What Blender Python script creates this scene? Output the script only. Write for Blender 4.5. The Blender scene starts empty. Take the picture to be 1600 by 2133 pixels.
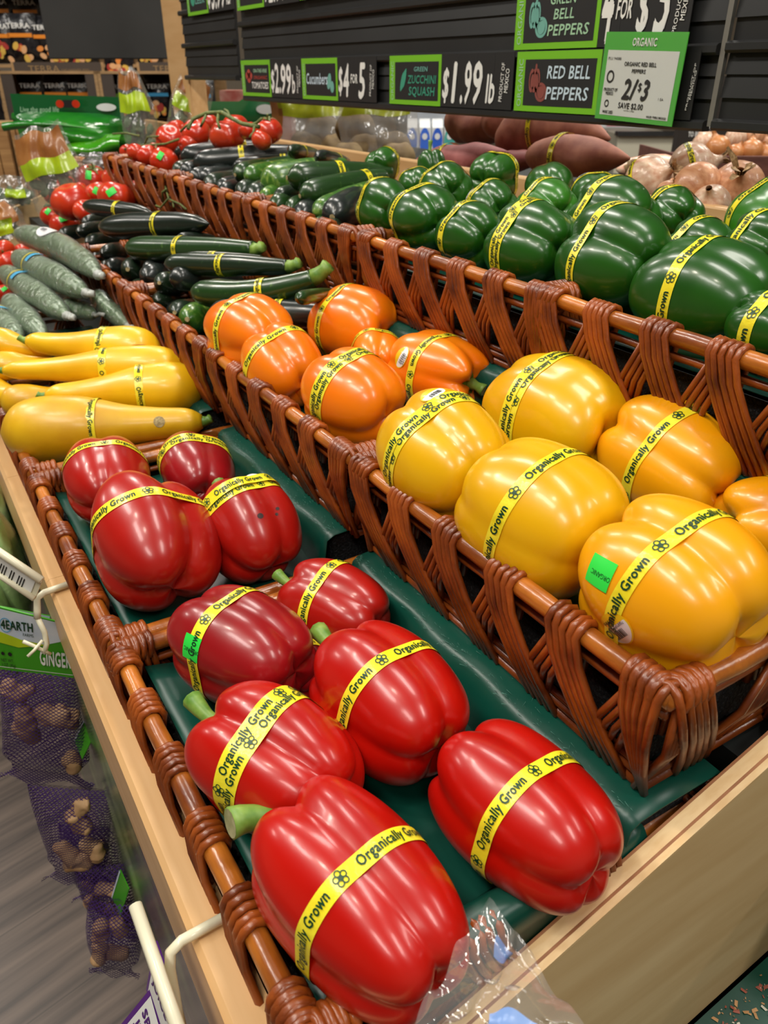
import bpy, bmesh, math, random
import numpy as np
from mathutils import Vector, Matrix, Quaternion

C = bpy.context.scene.collection
SC = bpy.context.scene
# ------------------------------------------------------------------ camera
FPX = 1620.0
CAM_Z = 1.27
PITCH = math.atan((1066.5 - 152) / FPX)
YAW = math.atan((1135 / FPX) * math.cos(PITCH))
cd = bpy.data.cameras.new('camera')
cam = bpy.data.objects.new('camera', cd)
C.objects.link(cam)
cam.location = (0, 0, CAM_Z)
cam.rotation_euler = (math.pi / 2 - PITCH, 0, -YAW)
cd.sensor_fit = 'VERTICAL'
cd.sensor_height = 36
cd.sensor_width = 27
cd.lens = 36 * FPX / 2133
cd.clip_start = 0.02
cd.clip_end = 60
cd.dof.use_dof = True
cd.dof.focus_distance = 0.62
cd.dof.aperture_fstop = 13
SC.camera = cam
# ------------------------------------------------------------------ look and light
SC.view_settings.view_transform = 'Standard'
SC.view_settings.look = 'None'
SC.view_settings.exposure = EXPOSURE = -1.08
SC.view_settings.gamma = 1
SC.view_settings.use_curve_mapping = False
SC.cycles.use_denoising = True
SC.cycles.max_bounces = 8
SC.cycles.transparent_max_bounces = 12
SC.cycles.caustics_reflective = False
SC.cycles.caustics_refractive = False
wd = bpy.data.worlds.new('world')
SC.world = wd
wd.use_nodes = True
wd.node_tree.nodes['Background'].inputs[0].default_value = (1, .93, .84, 1)
wd.node_tree.nodes['Background'].inputs[1].default_value = 0.2


def area(loc, rot, sx, sy, power, col=(1, .95, .87)):
    l = bpy.data.lights.new('ceiling_lamp', 'AREA')
    l.shape = 'RECTANGLE'
    l.size, l.size_y = sx, sy
    l.energy = power
    l.color = col
    o = bpy.data.objects.new('ceiling_lamp', l)
    C.objects.link(o)
    o.location = loc
    o.rotation_euler = rot
    return o


for (x, y, p) in ((-.95, -1.7, 60), (-.95, .1, 60), (-.95, 1.9, 60), (-.95, 3.7, 60), (1.0, -1.7, 60), (1.0, .3, 50), (1.0, 2.3, 55), (1.0, 4.4, 70),
                  (3.0, -1.2, 60), (3.0, 1.2, 70), (3.0, 3.4, 80), (5.2, 2.2, 110), (-2.6, 5.2, 80)):
    area((x, y, 3.3), (0, 0, 0), .30, 1.2, p)
for (x, y, tx, ty, p) in ((-.5, .9, .35, .6, 15), (-.3, 0.0, .3, .3, 11), (-.6, 2.2, .4, 1.7, 18)):   # track spots aimed at the display
    d = Vector((tx - x, ty - y, .9 - 3.0))
    area((x, y, 3.0), d.to_track_quat('-Z', 'Y').to_euler(), .14, .14, p, (1, .9, .76))


# ------------------------------------------------------------------ pixel rays of the photograph's camera
HV = np.array([math.sin(YAW), math.cos(YAW), 0.])
RV = np.array([math.cos(YAW), -math.sin(YAW), 0.])
UZ = np.array([0, 0, 1.])
FW = HV * math.cos(PITCH) - UZ * math.sin(PITCH)
UP = HV * math.sin(PITCH) + UZ * math.cos(PITCH)
CP = np.array([0, 0, CAM_Z])


def ray(x, y): return FW + RV * (x - 800) / FPX - UP * (y - 1066.5) / FPX
def at_z(x, y, z): d = ray(x, y); return CP + d * (z - CAM_Z) / d[2]
def at_v(x, y, v): d = ray(x, y); return CP + d * v / d[0]
def at_u(x, y, u): d = ray(x, y); return CP + d * u / d[1]
def at_w(x, y, w): return CP + ray(x, y) * w
def depth(p): return float((np.array(p) - CP) @ FW)


# ------------------------------------------------------------------ materials
def mat(name, col, rough=.5, col2=None, scale=20., stretch=(1, 1, 1), detail=3., lo=.35, hi=.65, bump=0., bscale=None, coat=0.,
        metal=0., spec=.5, alpha=1., trans=0., emit=None, estr=0., kind='noise', sss=0., coatr=.06, bstretch=None, bdist=.002):
    m = bpy.data.materials.new(name)
    m.use_nodes = True
    nt = m.node_tree
    b = nt.nodes['Principled BSDF']
    b.inputs['Base Color'].default_value = (*col, 1)
    b.inputs['Roughness'].default_value = rough
    b.inputs['Metallic'].default_value = metal
    b.inputs['Specular IOR Level'].default_value = spec
    b.inputs['Coat Weight'].default_value = coat
    b.inputs['Coat Roughness'].default_value = coatr
    b.inputs['Alpha'].default_value = alpha
    b.inputs['Transmission Weight'].default_value = trans
    if sss:
        b.inputs['Subsurface Weight'].default_value = sss
        b.inputs['Subsurface Radius'].default_value = (.012, .006, .003)
        b.inputs['Subsurface Scale'].default_value = 1.
    if emit:
        b.inputs['Emission Color'].default_value = (*emit, 1)
        b.inputs['Emission Strength'].default_value = estr
    tc = nt.nodes.new('ShaderNodeTexCoord')

    def coords(st):
        mp = nt.nodes.new('ShaderNodeMapping')
        mp.inputs['Scale'].default_value = st
        nt.links.new(tc.outputs['Object'], mp.inputs['Vector'])
        return mp.outputs['Vector']
    if col2:
        if kind == 'voronoi':
            n = nt.nodes.new('ShaderNodeTexVoronoi')
            out = n.outputs['Distance']
        else:
            n = nt.nodes.new('ShaderNodeTexNoise')
            n.inputs['Detail'].default_value = detail
            out = n.outputs['Fac']
        n.inputs['Scale'].default_value = scale
        nt.links.new(coords(stretch), n.inputs['Vector'])
        r = nt.nodes.new('ShaderNodeValToRGB')
        r.color_ramp.elements[0].position = lo
        r.color_ramp.elements[0].color = (*col, 1)
        r.color_ramp.elements[1].position = hi
        r.color_ramp.elements[1].color = (*col2, 1)
        nt.links.new(out, r.inputs[0])
        nt.links.new(r.outputs[0], b.inputs['Base Color'])
        m['ramp'] = r.name
    if bump:
        n = nt.nodes.new('ShaderNodeTexNoise')
        n.inputs['Scale'].default_value = bscale or scale
        n.inputs['Detail'].default_value = 4
        nt.links.new(coords(bstretch or stretch), n.inputs['Vector'])
        bp = nt.nodes.new('ShaderNodeBump')
        bp.inputs['Strength'].default_value = bump
        bp.inputs['Distance'].default_value = bdist
        nt.links.new(n.outputs['Fac'], bp.inputs['Height'])
        nt.links.new(bp.outputs[0], b.inputs['Normal'])
        if coat:
            nt.links.new(bp.outputs[0], b.inputs['Coat Normal'])
    return m


def film(name, tint=(1, 1, 1), clear=.8, rough=.08, bump=.6, bscale=40., frost=0., bdist=.004):
    """thin clear plastic: mostly see-through, with glossy crinkles"""
    m = bpy.data.materials.new(name)
    m.use_nodes = True
    nt = m.node_tree
    nt.nodes.remove(nt.nodes['Principled BSDF'])
    out = nt.nodes['Material Output']
    tr = nt.nodes.new('ShaderNodeBsdfTransparent')
    tr.inputs[0].default_value = (*tint, 1)
    gl = nt.nodes.new('ShaderNodeBsdfGlossy')
    gl.inputs['Roughness'].default_value = rough
    df = nt.nodes.new('ShaderNodeBsdfTranslucent')
    df.inputs[0].default_value = (.9, .9, .88, 1)
    d2 = nt.nodes.new('ShaderNodeBsdfDiffuse')
    d2.inputs[0].default_value = (.85, .86, .85, 1)
    fr = nt.nodes.new('ShaderNodeLayerWeight')
    fr.inputs[0].default_value = .5
    tc = nt.nodes.new('ShaderNodeTexCoord')
    n = nt.nodes.new('ShaderNodeTexNoise')
    n.inputs['Scale'].default_value = bscale
    n.inputs['Detail'].default_value = 3
    nt.links.new(tc.outputs['Object'], n.inputs['Vector'])
    bp = nt.nodes.new('ShaderNodeBump')
    bp.inputs['Strength'].default_value = bump
    bp.inputs['Distance'].default_value = bdist
    nt.links.new(n.outputs['Fac'], bp.inputs['Height'])
    nt.links.new(bp.outputs[0], gl.inputs['Normal'])
    nt.links.new(bp.outputs[0], fr.inputs['Normal'])
    m1 = nt.nodes.new('ShaderNodeMixShader')
    m1.inputs[0].default_value = frost
    nt.links.new(tr.outputs[0], m1.inputs[1])
    nt.links.new(d2.outputs[0], m1.inputs[2])
    mm = nt.nodes.new('ShaderNodeMath')
    mm.operation = 'MULTIPLY_ADD'
    mm.inputs[1].default_value = .65
    mm.inputs[2].default_value = 1 - clear
    mm.use_clamp = True
    pw = nt.nodes.new('ShaderNodeMath')
    pw.operation = 'POWER'
    pw.inputs[1].default_value = 3.5
    nt.links.new(fr.outputs['Facing'], pw.inputs[0])
    nt.links.new(pw.outputs[0], mm.inputs[0])
    m2 = nt.nodes.new('ShaderNodeMixShader')
    nt.links.new(mm.outputs[0], m2.inputs[0])
    nt.links.new(m1.outputs[0], m2.inputs[1])
    nt.links.new(gl.outputs[0], m2.inputs[2])
    nt.links.new(m2.outputs[0], out.inputs[0])
    return m


def S(h):
    """sRGB hex -> linear"""
    v = [int(h[i:i + 2], 16) / 255 for i in (0, 2, 4)]
    return tuple(x / 12.92 if x <= .04045 else ((x + .055) / 1.055) ** 2.4 for x in v)


M = {}
M['maple'] = mat('maple_wood', S('cfa26c'), .42, S('dcb37f'), 9, (9, .6, 6), 4, .3, .75, coat=.25, coatr=.25)
M['maple_x'] = mat('maple_board', S('d2ae7a'), .5, S('e4c696'), 7, (.8, 6, 5), 4, .3, .7)
M['ply_dark'] = mat('plywood_dark_layer', S('8d5a36'), .5, S('a8714a'), 30, (.4, 4, 4))
M['ply_light'] = mat('plywood_light_layer', S('dcb783'), .5, S('e8c998'), 30, (.3, 5, 5))
M['wicker'] = mat('varnished_wicker', S('561f06'), .38, S('b0581a'), 26, (1, 1, 1), 5, .3, .75, bump=.35, bscale=90, coat=.4, coatr=.2)
M['wicker_rim'] = mat('varnished_rattan_pole', S('6e2f0a'), .34, S('c47424'), 14, (3, 1, 3), 5, .3, .68, bump=.2, bscale=60, coat=.5, coatr=.15)
M['foam'] = mat('black_foam', S('0c0d0f'), .85, S('3c4146'), 420, (1, 1, 1), 2, .55, .72, bump=1., bscale=300, bdist=.004)
M['green_sheet'] = mat('green_plastic_sheet', S('04382e'), .34, S('0b4a3c'), 6, (1, 1, 1), 4, .3, .7, bump=.08, bscale=35)
M['deck'] = mat('black_deck', S('0b1412'), .6)
M['black'] = mat('black_plastic', S('242526'), .42, S('2c2d2e'), 5)
M['black2'] = mat('black_card', S('262627'), .5)
M['cardgrad'] = mat('dark_grey_card', S('3a3b3e'), .4)
M['lime'] = mat('lime_green_card', S('7cc52a'), .45)
M['promo'] = mat('promo_green', S('55b947'), .25, coat=.5)
M['white'] = mat('white_chalk', S('f2f2ee'), .6)
M['paper'] = mat('white_paper', S('e2e4e0'), .35)
M['ink'] = mat('black_ink', S('151515'), .5)
M['tape'] = mat('yellow_tape', S('ecd91c'), .3, S('f7e93c'), 60, (1, 1, 1), 3, .3, .7, bump=.35, bscale=120, coat=.3, coatr=.15)
M['tape_ink'] = mat('dark_green_ink', S('0d3f22'), .4)
M['cream'] = mat('cream_plastic', S('dcd8bd'), .35, coat=.3)
M['teal'] = mat('teal_chalk', S('3f9c80'), .7)
M['teal2'] = mat('pale_teal_chalk', S('74b3a6'), .7)
M['redchalk'] = mat('red_chalk', S('b5493c'), .7)
M['pinkchalk'] = mat('brown_red_chalk', S('8f4a42'), .7)
M['palegreen'] = mat('pale_green_chalk', S('a9d3b0'), .7)
M['ice'] = mat('pale_blue_chalk', S('cfe2ef'), .7)
M['stem'] = mat('green_stem', S('55802a'), .45, S('86a548'), 60, (1, 1, 1), 3)
M['stemdry'] = mat('dry_stem', S('8a8a5a'), .7, S('b9b48a'), 80)
M['fluor'] = mat('fluorescent_green_sticker', S('2fe04a'), .4)
M['floor'] = None


# ------------------------------------------------------------------ object helpers
def tag(o, label=None, cat=None, group=None, kind=None):
    if label: o['label'] = label
    if cat: o['category'] = cat
    if group: o['group'] = group
    if kind: o['kind'] = kind
    return o


def thing(name, label, cat, loc=(0, 0, 0), rot=None, group=None):
    o = bpy.data.objects.new(name, None)
    o.empty_display_size = .02
    C.objects.link(o)
    o.location = Vector([float(c) for c in loc])
    if rot is not None:
        if isinstance(rot, (Matrix, Quaternion)):
            o.rotation_mode = 'QUATERNION'
            o.rotation_quaternion = rot.to_quaternion() if isinstance(rot, Matrix) else rot
        else:
            o.rotation_euler = rot
    return tag(o, label, cat, group)


class MB:
    def __init__(s): s.v, s.f, s.mi, s.cur = [], [], [], 0

    def add(s, v, f, mi=None):
        n = len(s.v)
        s.v.extend([tuple(map(float, p)) for p in v])
        s.f.extend([tuple(i + n for i in q) for q in f])
        s.mi.extend([s.cur if mi is None else mi] * len(f))
        return s

    def box(s, a, b, mi=None):
        (x0, y0, z0), (x1, y1, z1) = a, b
        v = [(x0, y0, z0), (x1, y0, z0), (x1, y1, z0), (x0, y1, z0), (x0, y0, z1), (x1, y0, z1), (x1, y1, z1), (x0, y1, z1)]
        return s.add(v, [(0, 3, 2, 1), (4, 5, 6, 7), (0, 1, 5, 4), (1, 2, 6, 5), (2, 3, 7, 6), (3, 0, 4, 7)], mi)

    def prism(s, poly, y0, y1, axis='y', mi=None):
        """closed 2D polygon extruded along an axis"""
        n = len(poly)
        def P(a, b, t): return {'y': (a, t, b), 'x': (t, a, b), 'z': (a, b, t)}[axis]
        v = [P(a, b, y0) for a, b in poly] + [P(a, b, y1) for a, b in poly]
        f = [(i, (i + 1) % n, n + (i + 1) % n, n + i) for i in range(n)] + [tuple(range(n))[::-1], tuple(range(n, 2 * n))]
        return s.add(v, f, mi)

    def tube(s, pts, r, n=8, mi=None, flat=1., cap=True):
        pts = [np.array(p, float) for p in pts]
        k = len(pts)
        rs = [r] * k if np.isscalar(r) else list(r)
        T = []
        for i in range(k):
            t = pts[min(i + 1, k - 1)] - pts[max(i - 1, 0)]
            T.append(t / (np.linalg.norm(t) + 1e-12))
        a = np.array([0, 0, 1.]) if abs(T[0][2]) < .9 else np.array([1., 0, 0])
        N = a - T[0] * (a @ T[0]); N /= np.linalg.norm(N)
        v, f = [], []
        for i in range(k):
            N = N - T[i] * (N @ T[i]); N /= np.linalg.norm(N)
            B = np.cross(T[i], N)
            for j in range(n):
                an = 2 * math.pi * j / n
                v.append(pts[i] + rs[i] * (N * math.cos(an) + B * math.sin(an) * flat))
        for i in range(k - 1):
            for j in range(n):
                f.append((i * n + j, i * n + (j + 1) % n, (i + 1) * n + (j + 1) % n, (i + 1) * n + j))
        if cap:
            f += [tuple(range(n))[::-1], tuple(range((k - 1) * n, k * n))]
        return s.add(v, f, mi)

    def grid(s, P, mi=None, wrap=False):
        """P: array rows x cols x 3"""
        r, c = P.shape[:2]
        f = []
        for i in range(r - 1):
            for j in range(c if wrap else c - 1):
                f.append((i * c + j, i * c + (j + 1) % c, (i + 1) * c + (j + 1) % c, (i + 1) * c + j))
        return s.add(P.reshape(-1, 3), f, mi)

    def disc(s, c, nrm, r, n=20, mi=None, ry=None, up=None):
        nrm = np.array(nrm, float); nrm /= np.linalg.norm(nrm)
        a = np.array(up if up is not None else ((0, 0, 1.) if abs(nrm[2]) < .9 else (1., 0, 0)), float)
        X = a - nrm * (a @ nrm); X /= np.linalg.norm(X)
        Y = np.cross(nrm, X)
        v = [np.array(c, float) + X * (ry or r) * math.sin(2 * math.pi * i / n) + Y * r * math.cos(2 * math.pi * i / n) for i in range(n)]
        f = [tuple(range(n))]
        p = s.add(v, f, mi)
        return p

    def build(s, name, mats, parent=None, smooth=False, loc=None, auto=False):
        me = bpy.data.meshes.new(name)
        me.from_pydata(s.v, [], s.f)
        if not isinstance(mats, (list, tuple)): mats = [mats]
        for m in mats: me.materials.append(m)
        if len(mats) > 1: me.polygons.foreach_set('material_index', s.mi)
        if smooth: me.polygons.foreach_set('use_smooth', [True] * len(me.polygons))
        me.update()
        o = bpy.data.objects.new(name, me)
        C.objects.link(o)
        if parent is not None: o.parent = parent
        if loc is not None: o.location = loc
        return o


def bevel(o, w=.003, seg=2):
    m = o.modifiers.new('bevel', 'BEVEL')
    m.width = w; m.segments = seg; m.limit_method = 'ANGLE'
    return o


_gl = {}


def _raw(s, bold, shear, res):
    key = (s, bold, shear, res)
    if key not in _gl:
        cu = bpy.data.curves.new('lettering', 'FONT')
        cu.body = s; cu.resolution_u = res; cu.offset = bold; cu.shear = shear; cu.fill_mode = 'FRONT'
        o = bpy.data.objects.new('lettering', cu)
        me = bpy.data.meshes.new_from_object(o)
        v = np.array([tuple(q.co)[:2] for q in me.vertices]) if len(me.vertices) else np.zeros((0, 2))
        f = [tuple(p.vertices) for p in me.polygons]
        bpy.data.objects.remove(o); bpy.data.curves.remove(cu); bpy.data.meshes.remove(me)
        _gl[key] = (v, f)
    return _gl[key]


def glyphs(s, bold=0., shear=0., res=2):
    """lettering filled one character at a time, so that bold neighbours cannot cut holes into each other"""
    key = (s, bold, shear, res, 'all')
    if key not in _gl:
        V, Fc, n = [], [], 0
        for i, ch in enumerate(s):
            v, f = _raw(ch, 0., shear, res)
            if not len(v): continue
            x = _raw(s[:i + 1], 0., 0., 1)[0][:, 0].max() - _raw(ch, 0., 0., 1)[0][:, 0].max()
            for k, (dx, dy) in enumerate(((-1, 0), (1, 0), (0, .8), (0, -.8)) if bold else ((0, 0),)):
                V.append(np.column_stack([v + np.array([x + 1.1 * bold * i + dx * bold, dy * bold]), np.full(len(v), k * .00012)])); Fc += [tuple(q + n for q in t) for t in f]; n += len(v)
        v = np.vstack(V) if V else np.zeros((0, 3))
        if len(v): v[:, 0] -= v[:, 0].min()
        _gl[key] = (v, Fc, float(v[:, 0].max()) if len(v) else 0.)
    return _gl[key]


def text2d(mb, s, x, y, h, w=None, bold=0., shear=0., z=.0004, rot=0., anchor='l', mi=None):
    """lettering in the local xy plane; h = cap height, w = forced width, (x, y) baseline start"""
    v, f, wd_ = glyphs(s, bold, shear)
    if not len(v): return mb
    sy = h / .69
    sx = sy if w is None else w / wd_
    q = np.column_stack([v[:, 0] * sx, v[:, 1] * sy])
    lay = v[:, 2]
    if anchor == 'c': q[:, 0] -= wd_ * sx / 2
    c, n = math.cos(rot), math.sin(rot)
    q = np.column_stack([q[:, 0] * c - q[:, 1] * n + x, q[:, 0] * n + q[:, 1] * c + y])
    return mb.add([(a, b, z + l) for (a, b), l in zip(q, lay)], f, mi)


def rect2d(mb, x0, y0, x1, y1, z=.0002, mi=None):
    return mb.add([(x0, y0, z), (x1, y0, z), (x1, y1, z), (x0, y1, z)], [(0, 1, 2, 3)], mi)


def lerp(a, b, t): return a + (b - a) * t


FACE_LEFT = Matrix(((0, 0, -1), (-1, 0, 0), (0, 1, 0)))       # local x -> -Y, local y -> Z, local z -> -X  (faces the aisle)
FACE_CAM = Matrix(((RV[0], 0, -HV[0]), (RV[1], 0, -HV[1]), (0, 1, 0)))   # upright, facing back along the view heading
# ------------------------------------------------------------------ the setting
def floor_material():
    m = bpy.data.materials.new('wood_plank_floor'); m.use_nodes = True
    nt = m.node_tree; b = nt.nodes['Principled BSDF']; b.inputs['Roughness'].default_value = .38
    tc = nt.nodes.new('ShaderNodeTexCoord'); mp = nt.nodes.new('ShaderNodeMapping')
    mp.inputs['Rotation'].default_value = (0, 0, math.radians(-12))
    nt.links.new(tc.outputs['Object'], mp.inputs[0])
    mp2 = nt.nodes.new('ShaderNodeMapping'); mp2.inputs['Scale'].default_value = (1.2, 22, 1)
    nt.links.new(mp.outputs[0], mp2.inputs[0])
    n = nt.nodes.new('ShaderNodeTexNoise'); n.inputs['Scale'].default_value = 2.2; n.inputs['Detail'].default_value = 6
    nt.links.new(mp2.outputs[0], n.inputs['Vector'])
    br = nt.nodes.new('ShaderNodeTexBrick'); br.inputs['Scale'].default_value = 1
    br.inputs['Brick Width'].default_value = 1.1; br.inputs['Row Height'].default_value = .17; br.inputs['Mortar Size'].default_value = .0015
    br.inputs['Color1'].default_value = (.75, .75, .75, 1); br.inputs['Color2'].default_value = (1, 1, 1, 1); br.inputs['Mortar'].default_value = (.4, .4, .4, 1)
    nt.links.new(mp.outputs[0], br.inputs['Vector'])
    r = nt.nodes.new('ShaderNodeValToRGB')
    r.color_ramp.elements[0].position = .3; r.color_ramp.elements[0].color = (*S('3d322d'), 1)
    r.color_ramp.elements[1].position = .7; r.color_ramp.elements[1].color = (*S('7a695e'), 1)
    nt.links.new(n.outputs['Fac'], r.inputs[0])
    mx = nt.nodes.new('ShaderNodeMixRGB'); mx.blend_type = 'MULTIPLY'; mx.inputs[0].default_value = .8
    nt.links.new(r.outputs[0], mx.inputs[1]); nt.links.new(br.outputs[0], mx.inputs[2]); nt.links.new(mx.outputs[0], b.inputs['Base Color'])
    return m


def struct(name, mb, m): return tag(mb.build(name, m), kind='structure')


M['wall'] = mat('store_wall', S('b9ab97'), .7)
M['ceil'] = mat('store_ceiling', S('45413c'), .8)
struct('floor', MB().box((-5, -4, -.1), (9, 9, 0)), floor_material())
struct('ceiling', MB().box((-5, -4, 3.6), (9, 9, 3.7)), M['ceil'])
struct('wall_far', MB().box((-5, 9, 0), (9, 9.1, 3.6)), M['wall'])
struct('wall_right', MB().box((9, -4, 0), (9.1, 9, 3.6)), M['wall'])
struct('wall_left', MB().box((-5.1, -4, 0), (-5, 9, 3.6)), M['wall'])
struct('wall_near', MB().box((-5, -4.1, 0), (9, -4, 3.6)), M['wall'])

# ------------------------------------------------------------------ the produce island
ZF, ZM, ZU = .827, .948, 1.077          # rim heights of the three rows of baskets
VF, VM, VU = .080, .325, .542           # their aisle-side rims
HZ = .095                               # basket height
YE = 3.05                               # far end of the island
isl = thing('produce_display', 'long maple-edged produce island with three rising rows of baskets', 'display', (0, 0, 0))
mb = MB()
mb.prism([(.050, .700), (.0775, .700), (.0775, .790), (.054, .790), (.050, .786)], -.6, .788, 'y')
mb.prism([(.050, .700), (.0775, .700), (.0775, .790), (.054, .790), (.050, .786)], .7885, 1.074, 'y')
mb.prism([(.050, .700), (.0775, .700), (.0775, .790), (.054, .790), (.050, .786)], 1.0745, YE, 'y')
o = mb.build('front_rail', M['maple'], isl)
# printed picture panel on the aisle side
pm = bpy.data.materials.new('printed_panel'); pm.use_nodes = True
nt = pm.node_tree; b = nt.nodes['Principled BSDF']; b.inputs['Roughness'].default_value = .18
tc = nt.nodes.new('ShaderNodeTexCoord')
mp = nt.nodes.new('ShaderNodeMapping'); mp.inputs['Scale'].default_value = (1, 1.2, 30); nt.links.new(tc.outputs['Object'], mp.inputs[0])
n1 = nt.nodes.new('ShaderNodeTexNoise'); n1.inputs['Scale'].default_value = 3; n1.inputs['Detail'].default_value = 5; nt.links.new(mp.outputs[0], n1.inputs['Vector'])
r1 = nt.nodes.new('ShaderNodeValToRGB')
r1.color_ramp.elements[0].position = .3; r1.color_ramp.elements[0].color = (*S('33252a'), 1)
r1.color_ramp.elements[1].position = .72; r1.color_ramp.elements[1].color = (*S('7d6a66'), 1)
nt.links.new(n1.outputs['Fac'], r1.inputs[0])
n2 = nt.nodes.new('ShaderNodeTexNoise'); n2.inputs['Scale'].default_value = 7; n2.inputs['Detail'].default_value = 1.5; nt.links.new(tc.outputs['Object'], n2.inputs['Vector'])
r2 = nt.nodes.new('ShaderNodeValToRGB')
r2.color_ramp.elements[0].position = .35; r2.color_ramp.elements[0].color = (*S('2f4a1c'), 1)
r2.color_ramp.elements[1].position = .65; r2.color_ramp.elements[1].color = (*S('8fa26a'), 1)
e = r2.color_ramp.elements.new(.5); e.color = (*S('4f6b2c'), 1)
nt.links.new(n2.outputs['Fac'], r2.inputs[0])
sx = nt.nodes.new('ShaderNodeSeparateXYZ'); nt.links.new(tc.outputs['Object'], sx.inputs[0])
mr = nt.nodes.new('ShaderNodeMapRange'); mr.inputs[1].default_value = .50; mr.inputs[2].default_value = .60; nt.links.new(sx.outputs[1], mr.inputs[0])
ad = nt.nodes.new('ShaderNodeMath'); ad.operation = 'ADD'; ad.use_clamp = True
ml = nt.nodes.new('ShaderNodeMath'); ml.operation = 'MULTIPLY_ADD'; ml.inputs[1].default_value = 3; ml.inputs[2].default_value = -1.5
nt.links.new(n2.outputs['Fac'], ml.inputs[0]); nt.links.new(ml.outputs[0], ad.inputs[1]); nt.links.new(mr.outputs[0], ad.inputs[0])
mx = nt.nodes.new('ShaderNodeMixRGB'); nt.links.new(ad.outputs[0], mx.inputs[0]); nt.links.new(r1.outputs[0], mx.inputs[1]); nt.links.new(r2.outputs[0], mx.inputs[2])
nt.links.new(mx.outputs[0], b.inputs['Base Color'])
MB().box((.054, -.6, .08), (.062, YE, .700)).build('front_panel', pm, isl)
MB().box((.10, -.6, 0), (1.6, YE, .08)).build('plinth', M['black'], isl)
mb = MB()
mb.box((.0775, .198, .10), (.415, YE, ZF - HZ))
mb.box((.415, .198, .10), (.68, YE, ZM - HZ))
mb.box((.68, .198, .10), (.90, YE, ZU - HZ))
mb.build('stepped_deck', M['deck'], isl)
mb = MB()
mb.prism([(.0775, .08), (.0775, .482), (.53, .556), (.53, .08)], -.6, .178, 'y')
mb.prism([(.53, .08), (.53, .74), (.548, .76), (.95, .78), (.95, .08)], -.6, .178, 'y')
mb.build('lower_green_deck', mat('green_deck_sheet', S('04372c'), .35, S('0d5240'), 9, (1, 1, 1), 4, .3, .75, bump=.15, bscale=25), isl)
bevel(MB().box((.872, .2, ZU - HZ), (.890, YE, 1.128)).build('back_rail', M['maple'], isl), .003)
MB().box((.890, .0, .08), (1.75, YE, 1.03)).build('rear_shelf', M['deck'], isl)

# divider board at the near end of the baskets
dv = thing('divider_board', 'sloping maple divider board standing at the right beside the empty green shelf', 'board', (.0775, .1905, .70))
def topz(x): return .747 + (x - .06) * .335
def botz(x): return .478 + (x - .06) * .165
def sect(x0, x1, t0, t1): return [(x0 - .0775, botz(x0) - .70 if t0 is None else topz(x0) - t0 - .70), (x1 - .0775, (botz(x1) if t0 is None else topz(x1) - t0) - .70),
                                  (x1 - .0775, topz(x1) - t1 - .70), (x0 - .0775, topz(x0) - t1 - .70)]
MB().prism(sect(.079, .90, None, .003), -.009, .0085, 'y').build('board', M['maple_x'], dv)
mb = MB()
mb.prism(sect(.079, .90, .003, 0), -.009, -.0045, 'y', 1)
mb.prism(sect(.079, .90, .003, 0), -.0045, -.0025, 'y', 0)
mb.prism(sect(.079, .90, .003, 0), -.0025, .0065, 'y', 1)
mb.prism(sect(.079, .90, .003, 0), .0065, .0085, 'y', 0)
mb.build('plywood_edge', [M['ply_dark'], M['ply_light']], dv)
mb = MB(); rr = random.Random(4)
for i in range(260):
    t = rr.random() ** 1.6
    x = .42 + rr.random() * .1; y = .172 - t * .14
    if rr.random() < .3: x, y = .36 + rr.random() * .16, .02 + rr.random() * .15
    z = .482 + (x - .0775) * (.556 - .482) / (.53 - .0775) + .0006
    s_ = rr.choice((.0007, .001, .0015, .003)); a = rr.random() * 6.3
    c_, n_ = math.cos(a), math.sin(a)
    q = [(-s_, -s_ * .5, 0), (s_, -s_ * .4, .0004), (s_ * .8, s_ * .5, .001), (-s_ * .7, s_ * .4, .0003)]
    mb.add([(x + a_ * c_ - b_ * n_, y + a_ * n_ + b_ * c_, z + h_) for a_, b_, h_ in q], [(0, 1, 2, 3)], rr.choice((0, 0, 1, 2)))
tag(mb.build('onion_skin_crumbs', [mat('dry_skin', S('b98c5c'), .6), mat('red_skin', S('9a5240'), .6), mat('pale_skin', S('d9d2c0'), .5)]),
    'dry peel crumbs scattered on the green shelf below the divider board', 'crumbs', kind='stuff')
# ------------------------------------------------------------------ wicker baskets
def strand(mb, y_top, y_bot, side_in, x_out, hz, r=.0031, lay=0., rng=random):
    """one cane: up the inside, over the rim pole, slanting down the outside. Local: rim along +y at x=0, outside is -x"""
    rp = .0078
    pts = [(.006, y_top + .004, hz - .035), (.0075, y_top + .002, hz - .014)]
    for a in (0, 45, 90, 135, 175):
        t = math.radians(a)
        pts.append((math.cos(t) * (rp + r * .7), y_top + rng.uniform(-.0006, .0006), hz + math.sin(t) * (rp + r * .7)))
    for t in (.15, .4, .7, 1.):
        pts.append((lerp(-.0095, x_out, t) - .004 * math.sin(t * 3.14) + lay, lerp(y_top, y_bot, t), lerp(hz - .004, .002, t)))
    mb.tube(pts, r, 6, flat=1.)


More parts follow.
